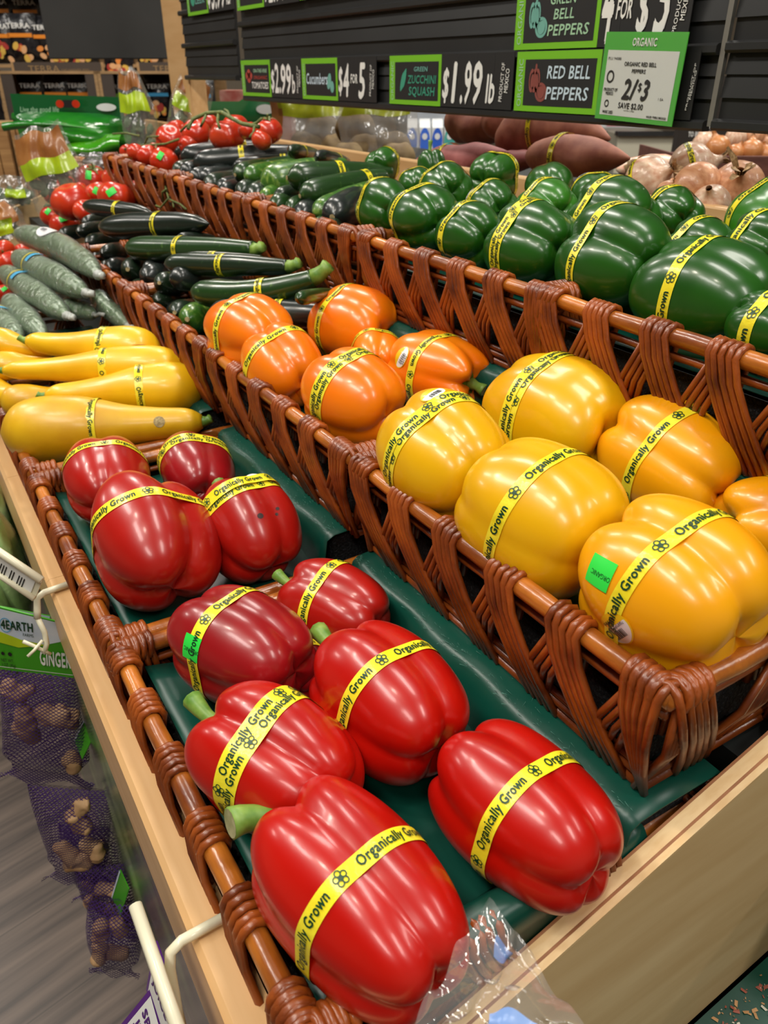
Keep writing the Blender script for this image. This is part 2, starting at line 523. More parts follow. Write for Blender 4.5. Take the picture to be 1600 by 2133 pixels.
def make_side(L, hz, bundles, rng, taper):
    """list of bundle meshes (local to a side whose rim runs along +y from 0 to L)"""
    out = []
    for k in range(bundles):
        yc = lerp(.012, L - .012, k / (bundles - 1))
        m = MB()
        for j in range(5):
            yt = yc + (j - 2) * .0064 + rng.uniform(-.0008, .0008)
            yb = yt - .043 + (j - 2) * .0012
            yb = min(max(yb, .006), L - .006)
            strand(m, min(max(yt, -.002), L + .002), yb, 0, taper, hz, .0030, -.0025, rng)
        for j in range(4):
            yt = yc + (j - 1.5) * .0064
            yb = min(max(yt + .040 + (j - 1.5) * .002, .006), L - .006)
            m.tube([(-.006, yt, hz - .004), (-.0045, lerp(yt, yb, .5), hz * .5), (taper + .003, yb, .003)], .0029, 6)
        out.append(m)
    return out


def xform(m, f):
    q = MB(); q.v = [f(*p) for p in m.v]; q.f = list(m.f); q.mi = list(m.mi); return q


def make_basket(name, label, loc, L, D, hz=HZ):
    rng = random.Random(11)
    t = thing(name, label, 'basket', loc, None, 'wicker produce baskets')
    tp = .010
    # rim poles
    def pole(p, q, r=.0076):
        m = MB(); n = 10
        m.tube([tuple(lerp(np.array(p), np.array(q), i / n) + np.array([rng.uniform(-.0006, .0006), rng.uniform(-.0004, .0004), rng.uniform(-.0006, .0006)])) for i in range(n + 1)],
               [r * rng.uniform(.94, 1.06) for i in range(n + 1)], 12)
        return m
    for p, q in (((0, -.004, hz), (0, L + .004, hz)), ((D, -.004, hz), (D, L + .004, hz)), ((-.004, 0, hz), (D + .004, 0, hz)), ((-.004, L, hz), (D + .004, L, hz))):
        pole(p, q).build('rim_pole', M['wicker_rim'], t, True)
    for (p, q) in (((.002, 0, hz - .0165), (.002, L, hz - .0165)), ((D - .002, 0, hz - .0165), (D - .002, L, hz - .0165)), ((0, .002, hz - .0165), (D, .002, hz - .0165)), ((0, L - .002, hz - .0165), (D, L - .002, hz - .0165))):
        pole(p, q, .0036).build('thin_rail', M['wicker'], t, True)
    m = MB()
    for z_, r_ in ((.004, .0042), (.012, .0036), (.0185, .003)):
        m.tube([(tp, tp, z_), (D - tp, tp, z_), (D - tp, L - tp, z_), (tp, L - tp, z_), (tp, tp, z_)], r_, 8)
    for k in range(9):
        x = lerp(tp, D - tp, (k + .5) / 9); m.tube([(x, tp, .005), (x, L - tp, .005)], .0035, 6)
    m.build('woven_base', M['wicker'], t, True)
    for mbx in make_side(L, hz, 6, rng, tp): mbx.build('cane_bundle', M['wicker'], t, True)
    for mbx in make_side(L, hz, 6, rng, tp): xform(mbx, lambda x, y, z: (D - x, L - y, z)).build('cane_bundle', M['wicker'], t, True)
    for mbx in make_side(D, hz, 4, rng, tp): xform(mbx, lambda x, y, z: (D - y, x, z)).build('cane_bundle', M['wicker'], t, True)
    for mbx in make_side(D, hz, 4, rng, tp): xform(mbx, lambda x, y, z: (y, L - x, z)).build('cane_bundle', M['wicker'], t, True)
    # corner lashings: four turns over each rim corner
    for cx, cy, sx_, sy_ in ((0, 0, 1, 1), (D, 0, -1, 1), (0, L, 1, -1), (D, L, -1, -1)):
        m = MB()
        for j in range(4):
            d = .006 + j * .0062
            for ax in (0, 1):
                pts = []
                for i in range(13):
                    a = 2 * math.pi * i / 12
                    c_, s_ = .0105 * math.cos(a), .0105 * math.sin(a)
                    along = d + .002 * math.sin(a)
                    pts.append((cx + (sx_ * along if ax else c_), cy + (c_ if ax else sy_ * along), hz + s_))
                m.tube(pts, .0029, 6, cap=False)
        m.build('corner_lashing', M['wicker'], t, True)
    return t


def copy_basket(src, label, loc, sy=1.):
    r = src.copy(); C.objects.link(r); r.location = loc; r['label'] = label; r.scale = (1, sy, 1)
    for ch in src.children:
        c = ch.copy(); C.objects.link(c); c.parent = r
    return r


BL, BD = .366, .315
Y = [.209, .592, .986, 1.372, 1.80]
YL = [BL, BL, BL, .395, .50]
proto = make_basket('wicker_basket', 'wicker basket holding six red peppers, nearest to the divider board in the front row', (VF, Y[0], ZF - HZ), BL, BD)
spec = [
    (VF, ZF, 1, 'wicker basket with four dark red peppers, second in the front row behind the rail'),
    (VF, ZF, 2, 'wicker basket under the yellow squash on the maple rail'),
    (VF, ZF, 3, 'wicker basket under the plastic wrapped cucumbers'),
    (VM, ZM, 0, 'wicker basket with the yellow peppers, middle row beside the divider board'),
    (VM, ZM, 1, 'wicker basket with the orange peppers in the middle row'),
    (VM, ZM, 2, 'wicker basket of zucchini in the middle row behind the orange peppers'),
    (VM, ZM, 3, 'wicker basket of dark cucumbers and tomatoes, farthest in the middle row'),
    (VU, ZU, 0, 'wicker basket with large green peppers at the right end of the top row'),
    (VU, ZU, 1, 'wicker basket with green peppers in the top row, next to the zucchini'),
    (VU, ZU, 2, 'wicker basket heaped with shiny zucchini in the top row'),
    (VU, ZU, 3, 'wicker basket of very dark cucumbers in the top row'),
    (VU, ZU, 4, 'farthest wicker basket of the top row, holding vine tomatoes'),
]
for v, z, i, lab in spec:
    y = Y[i] - (.02 if v == VU and i else 0) + (.008 if v == VU and not i else 0)
    copy_basket(proto, lab, (v, y, z - HZ), YL[i] / BL)


# linings: black foam pad with a green plastic sheet, and the raised foam step on which the next row stands
def lining(v, z, y0, L, drop, label, wide=.29, curl=0):
    t = thing('basket_lining', label, 'lining', (v + .012, y0 + .012, z - HZ + .02), None, 'green basket linings')
    W, l = wide - .02, L - .024
    h = HZ - .02 - drop
    m = MB().box((.002, .002, 0), (W, l - .002, h - .002)); m.build('foam_pad', M['foam'], t)
    nx, ny = 14, 16
    P = np.zeros((nx, ny, 3)); rs = np.random.RandomState(int(y0 * 100))
    for i in range(nx):
        for j in range(ny):
            x = W * i / (nx - 1) + .004; yy = l * j / (ny - 1)
            e = max(0, 1 - i / 2.) * curl
            P[i, j] = (x, yy, h + .0012 + rs.rand() * .0009 + e * .010)
    g = MB().grid(P).build('green_sheet', M['green_sheet'], t, True)
    s = g.modifiers.new('thickness', 'SOLIDIFY'); s.thickness = .001; s.offset = 1
    return t


def riser(v, z_top, z_base, y0, y1, label, wide=.115, seed=1):
    t = thing('foam_step', label, 'foam step', (v, y0, z_base), None, 'green foam steps')
    h = z_top - z_base
    bevel(MB().box((.011, 0, 0), (wide, y1 - y0, h - .0045)).build('foam_core', M['foam'], t), .004)
    prof = [(.0005, .0), (.0002, h * .45), (.0015, h * .75), (.005, h - .005), (.012, h - .0008), (.03, h + .0004), (wide, h)]
    n = 26; rs = np.random.RandomState(seed)
    P = np.zeros((n, len(prof), 3)); ov = .006
    for i in range(n):
        for j, (a, b_) in enumerate(prof):
            w_ = .0022 * math.sin(i * .9 + j + seed) * (1 if j in (1, 2, 3) else .3)
            P[i, j] = (a - .001 + w_, lerp(-ov, y1 - y0 + ov, i / (n - 1)), b_ + (.0006 * rs.rand() if j > 3 else 0))
    g = MB().grid(P[::-1]).build('green_cover', M['green_sheet'], t, True)
    s = g.modifiers.new('thickness', 'SOLIDIFY'); s.thickness = .0012; s.offset = 0
    # pale scuffs along the fold
    m = MB(); rr = random.Random(seed)
    for k in range(260):
        y = rr.random() * (y1 - y0); x = .0085 + rr.gauss(0, .003) + (rr.random() < .2) * rr.random() * .02
        x = max(x, .006); l = rr.uniform(.001, .007); a = rr.gauss(1.57, .5)
        z_ = h + .0021 if x > .012 else h + .0021 - (.012 - x) * .55
        m.add([(x, y, z_), (x + l * math.cos(a), y + l * math.sin(a), z_ + .0002), (x + l * math.cos(a) + .0005, y + l * math.sin(a) + .0005, z_ + .0001)], [(0, 1, 2)])
    m.build('scuff_marks', M['scuff'], g)
    return t


t = thing('draped_sheet', 'green sheet end folded over the basket rim against the divider board', 'lining', (VF + .02, .2005, ZF), None)
n = 22; prof = [(0, -.03), (.0005, .006), (.004, .0105), (.011, .0112), (.018, .0095), (.024, .002), (.030, -.012), (.036, -.020)]
P = np.zeros((n, len(prof), 3))
for i in range(n):
    for j, (a_, b_) in enumerate(prof): P[i, j] = (lerp(.012, .225, i / (n - 1)), a_, b_ + .0008 * math.sin(i * 1.1 + j))
g = MB().grid(P[::-1]).build('green_sheet', M['green_sheet'], t, True)
s_ = g.modifiers.new('thickness', 'SOLIDIFY'); s_.thickness = .001; s_.offset = 1
M['scuff'] = mat('pale_scuffs', S('5f9183'), .5)
lining(VF, ZF, Y[0], BL, .024, 'green sheet under the six bright red peppers in the nearest basket', .25, 1)
lining(VF, ZF, Y[1], BL, .024, 'green sheet under the four dark red peppers in the second basket', .25, 1)
lining(VF, ZF, Y[2], BL, .03, 'green sheet under the yellow squash', .25)
lining(VF, ZF, Y[3], .395, .035, 'green sheet under the plastic wrapped cucumbers', .25)
lining(VM, ZM, Y[0], BL, .036, 'green sheet under the yellow peppers', .22)
lining(VM, ZM, Y[1], BL, .036, 'green sheet under the orange peppers', .22)
lining(VM, ZM, Y[2], BL, .045, 'green sheet under the middle row zucchini', .22)
lining(VU, ZU, Y[0] + .008, BL, .03, 'green sheet under the large green peppers at the right end', .30)
lining(VU, ZU, Y[1] - .02, BL, .03, 'green sheet under the top row green peppers next to the zucchini', .30)
zb = ZF - HZ + .02
riser(.305, ZM - HZ, zb, Y[0] - .002, Y[0] + BL - .012, 'green covered foam step behind the bright red peppers, under the yellow pepper basket', .088, 1)
riser(.305, ZM - HZ, zb, Y[1] + .03, Y[1] + BL - .028, 'green covered foam step behind the dark red peppers, under the orange pepper basket', .088, 2)
riser(.305, ZM - HZ, zb, Y[2] + .03, Y[2] + BL - .03, 'green covered foam step behind the yellow squash', .088, 3)
zb = ZM - HZ + .02
riser(.53, ZU - HZ, zb, Y[0] + .02, Y[0] + BL - .02, 'green covered foam step behind the yellow peppers', .09, 4)
riser(.53, ZU - HZ, zb, Y[1] + .02, Y[1] + BL - .02, 'green covered foam step behind the orange peppers', .09, 5)
# ------------------------------------------------------------------ bell peppers
M['red'] = mat('red_pepper_skin', S('a60804'), .3, S('c21406'), 9, (1, 1, 1), 3, .35, .7, coat=.36, sss=.08, bump=.06, bscale=55, coatr=.14)
M['darkred'] = mat('dark_red_pepper_skin', S('7d0f12'), .3, S('a3131a'), 10, (1, 1, 1), 3, .3, .7, coat=.36, sss=.06, bump=.06, bscale=55, coatr=.14)
M['deepred'] = mat('deep_red_pepper_skin', S('98100c'), .3, S('b51a10'), 10, (1, 1, 1), 3, .3, .7, coat=.36, sss=.06, bump=.06, bscale=55, coatr=.14)
M['orange'] = mat('orange_pepper_skin', S('ee6a04'), .3, S('f68a0c'), 9, (1, 1, 1), 3, .3, .7, coat=.34, sss=.08, bump=.06, bscale=55, coatr=.14)
M['yellow'] = mat('yellow_pepper_skin', S('e0a204'), .3, S('eabd0c'), 8, (1, 1, 1), 3, .35, .7, coat=.34, sss=.08, bump=.06, bscale=55, coatr=.14)
M['amber'] = mat('amber_pepper_skin', S('ef9a05'), .3, S('f3ae0e'), 8, (1, 1, 1), 3, .3, .7, coat=.34, sss=.08, bump=.06, bscale=55, coatr=.14)
M['green'] = mat('green_pepper_skin', S('14430b'), .3, S('256013'), 9, (1, 1, 1), 3, .3, .72, coat=.36, sss=.0, bump=.08, bscale=50, coatr=.14)
M['green2'] = mat('light_green_pepper_skin', S('255f10'), .3, S('3c8220'), 9, (1, 1, 1), 3, .3, .72, coat=.36, sss=.0, bump=.08, bscale=50, coatr=.14)
M['label_y'] = mat('yellow_label', S('f2c91d'), .35, coat=.3)
M['label_w'] = mat('white_label', S('e9e9ec'), .35, coat=.3)


class Body:
    """surface of one bell pepper; axis = local z, stem at the top"""
    def __init__(s, R, H, n=4, seed=0, taper=.1, ga=.16, ph=0., bend=0., mid=.5, lob=.06):
        r = np.random.RandomState(seed)
        s.R, s.H, s.n, s.taper, s.ga, s.ph, s.bend, s.mid, s.lob = R, H, n, taper, ga, ph, bend, mid, lob
        s.b1, s.b2, s.a1, s.a2, s.a3, s.a4 = r.rand(6) * 6.28
        s.k = r.uniform(.6, 1.3, 4)
        s.la = r.uniform(-1, 1, 3)

    def __call__(s, th, c):
        th, c = np.broadcast_arrays(np.asarray(th, float), np.asarray(c, float))
        R, H = s.R, s.H
        sn = np.clip(1 - c * c, 0, 1) ** .30
        z = H / 2 * np.sign(c) * np.abs(c) ** .9
        tw = th + .13 * np.sin(th + s.b1) + .07 * np.sin(2 * th + s.b2)
        L = np.abs(np.sin(s.n * (tw - s.ph) / 2))
        l = np.sqrt(L * L + .006)
        g = np.clip(1 - l, 0, 1) ** 1.6
        a = s.ga * (s.mid + (1 - s.mid) * np.where(c > 0, 1.15 * c * c, .75 * c * c))
        m = 1 - a * g + .028 * s.k[0] * np.cos(th - s.a1) + .03 * s.k[1] * np.cos(2 * th - s.a2)
        m = m + .012 * np.sin(3 * c + th * 2 + s.a3) + .008 * np.sin(5 * th - 4 * c + s.a4)
        rho = R * sn * (1 + s.taper * c) * m
        up, dn = np.clip(c, 0, 1), np.clip(-c, 0, 1)
        hl = l * (1 + .25 * np.sin(th + s.a4))
        z = z + H * s.lob * hl * up ** 2 - H * (s.lob * .55) * hl * dn ** 2
        z = z - H * .17 * np.exp(-(rho / (.40 * R)) ** 2) * up - 0
        z = z + H * .07 * np.exp(-(rho / (.30 * R)) ** 2) * dn
        x = rho * np.cos(th) + s.bend * R * c * c
        y = rho * np.sin(th) + .3 * s.bend * R * c
        return np.stack([x, y, z], -1)

    def cz(s, z):
        q = np.clip(np.abs(2 * z / s.H), 0, .999)
        return np.sign(z) * q ** (1 / .9)


def hull_ring(P, ths):
    """radius of the convex hull of the closed polygon P (n x 2), sampled at the angles ths"""
    pts = sorted({(float(a), float(b)) for a, b in P})
    def half(it):
        h = []
        for p in it:
            while len(h) > 1 and (h[-1][0] - h[-2][0]) * (p[1] - h[-2][1]) - (h[-1][1] - h[-2][1]) * (p[0] - h[-2][0]) <= 0: h.pop()
            h.append(p)
        return h
    hl = half(pts)[:-1] + half(pts[::-1])[:-1]
    hl = np.array(hl)
    # densify the hull, then interpolate the radius over the angle
    q = np.concatenate([np.linspace(hl[i], hl[(i + 1) % len(hl)], 8, endpoint=False) for i in range(len(hl))])
    an = np.arctan2(q[:, 1], q[:, 0]); ra = np.hypot(q[:, 0], q[:, 1])
    o = np.argsort(an)
    return np.interp((ths + math.pi) % (2 * math.pi) - math.pi, an[o], ra[o], period=2 * math.pi)


def flower(mb, x, y, r, mi=0):
    """four-petalled outline mark"""
    for k in range(5):
        a = math.pi / 2 + k * 2 * math.pi / 5
        cx, cy = x + math.cos(a) * r * .58, y + math.sin(a) * r * .58
        n = 10
        v = []
        for q, rr in ((0, r * .42), (1, r * .27)):
            v += [(cx + rr * math.cos(2 * math.pi * i / n), cy + rr * math.sin(2 * math.pi * i / n), 0) for i in range(n)]
        mb.add(v, [(i, (i + 1) % n, n + (i + 1) % n, n + i) for i in range(n)], mi)
    n = 8
    mb.add([(x + r * .26 * math.cos(6.283 * i / n), y + r * .26 * math.sin(6.283 * i / n), 0) for i in range(n)], [tuple(range(n))], mi)


_strip = {}


def strip_text(period=.083):
    if 'q' not in _strip:
        m = MB()
        text2d(m, 'Organically Grown', 0, -.0026, .0062, .0605, bold=.03, z=0)
        flower(m, .0715, .0003, .0050)
        _strip['q'] = (np.array(m.v), m.f)
    return _strip['q']


def band_on(mb_band, mb_text, lower, upper, phase=0., off=.0006, s0=None, s1=None):
    """tape over two matching closed rings (n x 3 arrays); lettering wrapped along it"""
    n = len(lower)
    mb_band.grid(np.stack([lower, upper], 0)[:, :], wrap=True)
    if mb_text is None: return
    mid = (lower + upper) / 2
    nx = np.roll(mid, -1, 0)
    sl = np.concatenate([[0], np.cumsum(np.linalg.norm(nx - mid, axis=1))])
    tot = sl[-1]
    v, f = strip_text()
    hw = np.linalg.norm(upper - lower, axis=1).mean() / 2
    per = tot / max(1, round(tot / .084))
    lo = np.vstack([lower, lower[:1]]); upp = np.vstack([upper, upper[:1]])
    cen = mid.mean(0)
    for k in range(max(1, round(tot / .084))):
        s = (v[:, 0] * per / .084 + k * per + phase) % tot
        h = v[:, 1] / hw
        # avoid faces that straddle the wrap point
        a = np.stack([np.interp(s, sl, lo[:, i]) for i in range(3)], 1)
        b = np.stack([np.interp(s, sl, upp[:, i]) for i in range(3)], 1)
        p = (a + b) / 2 + (b - a) / 2 * h[:, None]
        ax_ = (upper - lower).mean(0); ax_ /= np.linalg.norm(ax_)
        d = p - cen; d = d - np.outer(d @ ax_, ax_); d /= np.linalg.norm(d, axis=1)[:, None]
        p = p + d * off
        ff = [q for q in f if max(s[list(q)]) - min(s[list(q)]) < tot * .5]
        mb_text.add(p, ff)


def sticker_on(parent, B, th0, z0, a, b, rot, style='oval', name='sticker'):
    """paper label lying on the skin: a along theta, b along z"""
    rho = float(np.linalg.norm(B(th0, B.cz(z0))[:2]))
    c_, s_ = math.cos(rot), math.sin(rot)

    def wrap(m, off):
        q = np.array(m.v)[:, :2]
        x = q[:, 0] * c_ - q[:, 1] * s_; y = q[:, 0] * s_ + q[:, 1] * c_
        p = B(th0 + x / rho, B.cz(z0 + y))
        nn = p * np.array([1, 1, .2]); nn /= np.linalg.norm(nn, axis=1)[:, None]
        m.v = [tuple(t) for t in p + nn * off]

    def oval(m, ra, rb, y0=-9, y1=9, mi=0):
        n, rings = 28, 4
        v = [(0, max(min(0, y1), y0), 0)]
        for k in range(1, rings + 1):
            for i in range(n):
                x = ra * k / rings * math.cos(2 * math.pi * i / n); y = rb * k / rings * math.sin(2 * math.pi * i / n)
                v.append((x, min(max(y, y0), y1), 0))
        f = [(0, 1 + i, 1 + (i + 1) % n) for i in range(n)]
        for k in range(rings - 1):
            f += [(1 + k * n + i, 1 + (k + 1) * n + i, 1 + (k + 1) * n + (i + 1) % n, 1 + k * n + (i + 1) % n) for i in range(n)]
        m.add(v, f, mi)
    if style == 'square':
        m = MB(); k = 6
        g = np.array([[(lerp(-a, a, i / k), lerp(-b, b, j / k), 0) for i in range(k + 1)] for j in range(k + 1)])
        m.grid(g); wrap(m, .0007); o = m.build('green_sticker', M['fluor'], parent, True)
        t = MB(); text2d(t, 'ORGANIC', 0, -.0015, .0031, a * 1.6, z=0, anchor='c', rot=math.pi / 2); wrap(t, .0010); t.build('lettering', M['tape_ink'], o)
        return o
    m = MB(); oval(m, a, b, mi=0); wrap(m, .0007)
    o = m.build('fruit_sticker', M['label_w'] if style == 'white' else M['label_y'], parent, True)
    if style != 'white':
        m = MB(); oval(m, a * .92, b * .92, -9, b * .25); wrap(m, .0009); m.build('white_field', M['label_w'], o, True)
    m = MB(); rr = random.Random(3); x = -a * .5
    while x < a * .5:
        w_ = rr.choice((.0004, .0004, .0007, .001)); rect2d(m, x, -b * .55, x + w_, -b * .05, 0); x += w_ + rr.choice((.0005, .0008))
    if style == 'num': text2d(m, '94689', 0, b * .42, .0027, a * .95, bold=.02, z=0, anchor='c'); text2d(m, 'organic republic', 0, b * .06, .0019, a * 1.6, z=0, anchor='c')
    elif style == 'num2': text2d(m, '93131', 0, -b * .85, .0022, a * .8, bold=.02, z=0, anchor='c')
    wrap(m, .0012); m.build('barcode', M['ink'], o)
    return o


PEP = []


def pepper(px, py, W, skin, label, zs=None, v=None, group=None, hr=2.15, yaw=0., elev=0., n=4, seed=1, taper=.08, ga=.20, ph=.4, bend=.0,
           band=0., tilt=0., phase=None, sticker=None, flip=False, stem='short', name='bell_pepper', double=False, spots=False, rs=1., mid=.5, lob=.06, tape=True, dv=0):
    d = ray(px, py)
    if zs is not None:
        w = (CAM_Z - zs) / (W / 2 / FPX - d[2])
    else:
        w = v / d[0]
    ctr = CP + d * w
    R = W / 2 * w / FPX * rs
    H = R * hr
    a = math.radians(yaw); e = math.radians(elev)
    Z = np.array([math.sin(a) * math.cos(e), math.cos(a) * math.cos(e), math.sin(e)])
    if flip: Z = -Z
    tocam = CP - ctr
    X = tocam - Z * (tocam @ Z); X /= np.linalg.norm(X)
    Yv = np.cross(Z, X)
    rot = Matrix(((X[0], Yv[0], Z[0]), (X[1], Yv[1], Z[1]), (X[2], Yv[2], Z[2])))
    t = thing(name, label, 'bell pepper', ctr, rot, group)
    B = Body(R, H, n, seed, taper, ga, ph, bend, mid, lob)
    nt_, nc = 84, 40
    ths = np.linspace(0, 2 * math.pi, nt_, endpoint=False)
    cs = -np.cos(np.linspace(.0, math.pi, nc))
    P = B(ths[None, :], cs[:, None])
    MB().grid(P, wrap=True).build('flesh', M[skin], t, True)
    # calyx and stem
    top = B(0., 1.0)
    m = MB(); k = 20
    v_ = [tuple(top + np.array([0, 0, R * .10]))]
    for q in (1, 2):
        for i in range(k):
            th = 2 * math.pi * i / k
            r_ = R * (.12 if q == 1 else .27 + .05 * math.cos(5 * th))
            cc = 1 - (r_ / R) ** 3.3 * .5
            b_ = B(th, min(.9995, cc)); sc_ = r_ / max(1e-5, math.hypot(b_[0] - top[0], b_[1] - top[1]))
            v_.append((top[0] + math.cos(th) * r_, top[1] + math.sin(th) * r_, top[2] + R * (.09 if q == 1 else .06 + .08 * (r_ / R))))
    m.add(v_, [(0, 1 + i, 1 + (i + 1) % k) for i in range(k)] + [(1 + i, 1 + k + i, 1 + k + (i + 1) % k, 1 + (i + 1) % k) for i in range(k)])
    rr = random.Random(seed)
    ln = {'short': R * .45, 'long': R * .95, 'hook': R * 1.05}[stem]
    ba = rr.uniform(0, 6.28) if stem != 'hook' else -1.0
    bn = .35 if stem != 'hook' else 1.5
    pts = []
    for i in range(8):
        q = i / 7
        an = bn * q
        pts.append(top + np.array([math.cos(ba) * ln * (1 - math.cos(an)) / bn, math.sin(ba) * ln * (1 - math.cos(an)) / bn, R * .06 + ln * math.sin(an) / bn]))
    m.tube(pts, [R * (1.25 if stem == 'hook' else 1) * (.17 - .06 * min(1, i / 3) + .05 * max(0, (i - 4) / 3)) for i in range(8)], 10)
    m.build('stem', M['stem'], t, True)
    nrm = pts[-1] - pts[-2]; nrm /= np.linalg.norm(nrm)
    MB().disc(pts[-1] + nrm * R * .005, nrm, R * (.18 if stem == 'hook' else .135), 12).build('cut_end', M['stemdry'], t)
    # yellow tape
    if tape:
        hw = .0056
        n2 = 132
        th = math.pi + np.linspace(0, 2 * math.pi, n2, endpoint=False)
        rings = []
        for sgn in (-1, 1):
            zz = band * R + sgn * hw + tilt * R * np.cos(th - .6)
            p = B(th, B.cz(zz))
            r_ = hull_ring(p[:, :2], th)
            # rings re-sampled by polar angle so that the tape spans the grooves
            pol = np.arctan2(p[:, 1], p[:, 0])
            r2 = np.interp(pol, *_sorted(th, r_), period=2 * math.pi)
            f_ = (np.maximum(r2, np.hypot(p[:, 0], p[:, 1])) + .0006)
            rings.append(np.stack([np.cos(pol) * f_, np.sin(pol) * f_, p[:, 2]], 1))
        mb, mt = MB(), MB()
        band_on(mb, mt, rings[0], rings[1], phase if phase is not None else rr.uniform(0, .08))
        o = mb.build('tape_band', M['tape'], t, True)
        mt.build('lettering', M['tape_ink'], o)
        if double:
            mb, mt = MB(), MB()
            dz = np.array([0, 0, hw * 1.35]) * np.cos(th * .5 - .2)[:, None]
            sc = np.array([1.006, 1.006, 1])
            band_on(mb, mt, rings[0] * sc - dz, rings[1] * sc - dz, rr.uniform(0, .08))
            o = mb.build('tape_band', M['tape'], t, True)
            mt.build('lettering', M['tape_ink'], o)
    for st in (sticker or []):
        sticker_on(t, B, *st)
    if spots:
        for th0, z0, r_ in ((.35, -.25 * R, .0035), (.75, -.30 * R, .002), (.82, -.2 * R, .0022)):
            n_ = 12; mm = MB()
            q = np.array([(th0, z0)] + [(th0 + r_ / R * math.cos(6.283 * i / n_), z0 + r_ * .8 * math.sin(6.283 * i / n_)) for i in range(n_)])
            p = B(q[:, 0], B.cz(q[:, 1])); p = p * 1.004
            mm.add(p, [(0, 1 + i, 1 + (i + 1) % n_) for i in range(n_)]); mm.build('blemish', M['blem'], t)
    PEP.append((t, ctr, R))
    return t


def _sorted(th, r_):
    a = (th + math.pi) % (2 * math.pi) - math.pi
    o = np.argsort(a)
    return a[o], r_[o]


M['blem'] = mat('dark_blemish', S('2b0a08'), .5)
ZR = .806
GR = 'red bell peppers in the front row'
# px, py: middle in the photograph's frame; W: width across the axis
pepper(752, 1868, 365, 'red', 'large long red pepper at the very front with a thick hooked stem', ZR, group=GR, hr=2.6, yaw=-11, elev=4, n=4, seed=21, taper=.10, ga=0.24, ph=.35, band=-.12, tilt=.0, stem='hook', phase=.012)
pepper(1088, 1694, 310, 'red', 'long red pepper at the front beside the divider board, flower mark in mid band', ZR, group=GR, hr=2.5, yaw=-8, elev=2, n=4, seed=5, taper=.02, ga=0.20, ph=.9, band=-.12, phase=.035)
pepper(580, 1588, 300, 'red', 'bright red pepper with a torn doubled yellow band, left side of the nearest basket', ZR, group=GR, hr=2.25, yaw=-26, elev=4, n=4, seed=7, taper=.10, ga=0.25, ph=.2, band=.05, double=True, stem='long')
pepper(810, 1460, 290, 'red', 'smooth bright red pepper just behind the two long front ones, middle of its basket', ZR, group=GR, hr=2.25, yaw=-8, elev=5, n=4, seed=9, taper=.04, ga=0.19, ph=.75, band=-.05, stem='long', phase=.03)
pepper(512, 1350, 250, 'darkred', 'dark wine red pepper with a torn green sticker under its band', ZR, group=GR, hr=2.3, yaw=-25, n=4, seed=13, taper=.08, ga=0.20, ph=.6, band=.2, stem='short', sticker=[(-.35, .012, .010, .008, 0, 'square')], phase=.02)
pepper(702, 1262, 178, 'deepred', 'small red pepper at the back of the nearest basket against the green step', ZR, group=GR, hr=2.5, yaw=-25, n=3, seed=4, taper=.06, ga=0.20, ph=.3, band=.2, stem='long')
pepper(640, 1400, 120, 'darkred', 'dark red pepper mostly hidden behind the wine red one', ZR - .004, group=GR, hr=2.1, yaw=10, n=4, seed=16, band=.5, dv=0)
pepper(322, 1128, 262, 'deepred', 'big lumpy red pepper with a folded end, front of the second basket', ZR, group=GR, hr=1.9, yaw=2, elev=22, n=3, seed=42, taper=.02, ga=.4, ph=.9, band=.22, lob=.14, phase=.028)
pepper(520, 1105, 205, 'deepred', 'blocky four lobed red pepper with dark spots and a white sticker, beside the green step', ZR, group=GR, hr=1.95, yaw=-8, elev=30, n=4, seed=33, taper=.05, ga=.24, ph=.75, band=.45, lob=.08, double=True, sticker=[(.95, .036, .011, .0075, .3, 'white')], spots=True)
pepper(228, 1005, 178, 'deepred', 'red pepper at the left back of the second basket against the crossing rim', ZR, group=GR, hr=2.2, yaw=10, elev=5, n=4, seed=26, taper=.06, ga=.2, ph=.1, band=.2)
pepper(412, 985, 152, 'darkred', 'smaller dark red pepper with a doubled band at the right back of the second basket', ZR, group=GR, hr=2.3, yaw=10, elev=5, n=3, seed=29, taper=.12, ga=.18, ph=.5, band=.15, double=True)
GY = 'yellow bell peppers in the middle row'
ZY = .914
pepper(1400, 1230, 372, 'amber', 'largest golden pepper at the front, with a green sticker and an oval label', ZY, group=GY, hr=1.82, yaw=-2, elev=6, n=4, seed=51, taper=.02, ga=.24, ph=.5, band=.0, tilt=.0, lob=.07,
       sticker=[(-.30, .020, .0095, .0095, .15, 'square'), (-.80, -.004, .0145, .0115, -.5, 'num')], phase=.03)
pepper(1122, 1076, 305, 'yellow', 'smooth lemon yellow pepper in the centre of the yellow basket', ZY, group=GY, hr=2.15, yaw=-8, elev=8, n=4, seed=52, taper=-.04, ga=.09, ph=.85, band=-.05, lob=.03, phase=.016)
pepper(924, 956, 266, 'yellow', 'yellow pepper with doubled band and oval label, left corner of the yellow basket', ZY, group=GY, hr=2.05, yaw=0, elev=8, n=4, seed=53, taper=.0, ga=.18, ph=.2, band=.05, double=True, sticker=[(.75, .024, .0125, .0095, .2, 'oval')])
pepper(1155, 872, 250, 'yellow', 'yellow pepper at the back of the yellow basket touching the wicker behind', ZY, group=GY, hr=2.3, yaw=-5, n=4, seed=54, taper=-.02, ga=.12, ph=.7, band=.1, double=True)
pepper(1402, 968, 262, 'amber', 'golden pepper at the back under the top row wicker, stepped overlapping band', ZY, group=GY, hr=2.15, yaw=2, elev=8, n=4, seed=55, taper=.04, ga=.15, ph=.1, band=-.0, phase=.05)
pepper(1620, 1095, 215, 'amber', 'golden pepper cut off by the right edge of the photo, green stem to its left', ZY, group=GY, hr=2.2, yaw=-55, n=4, seed=56, taper=.06, ga=.18, band=.2, stem='long')
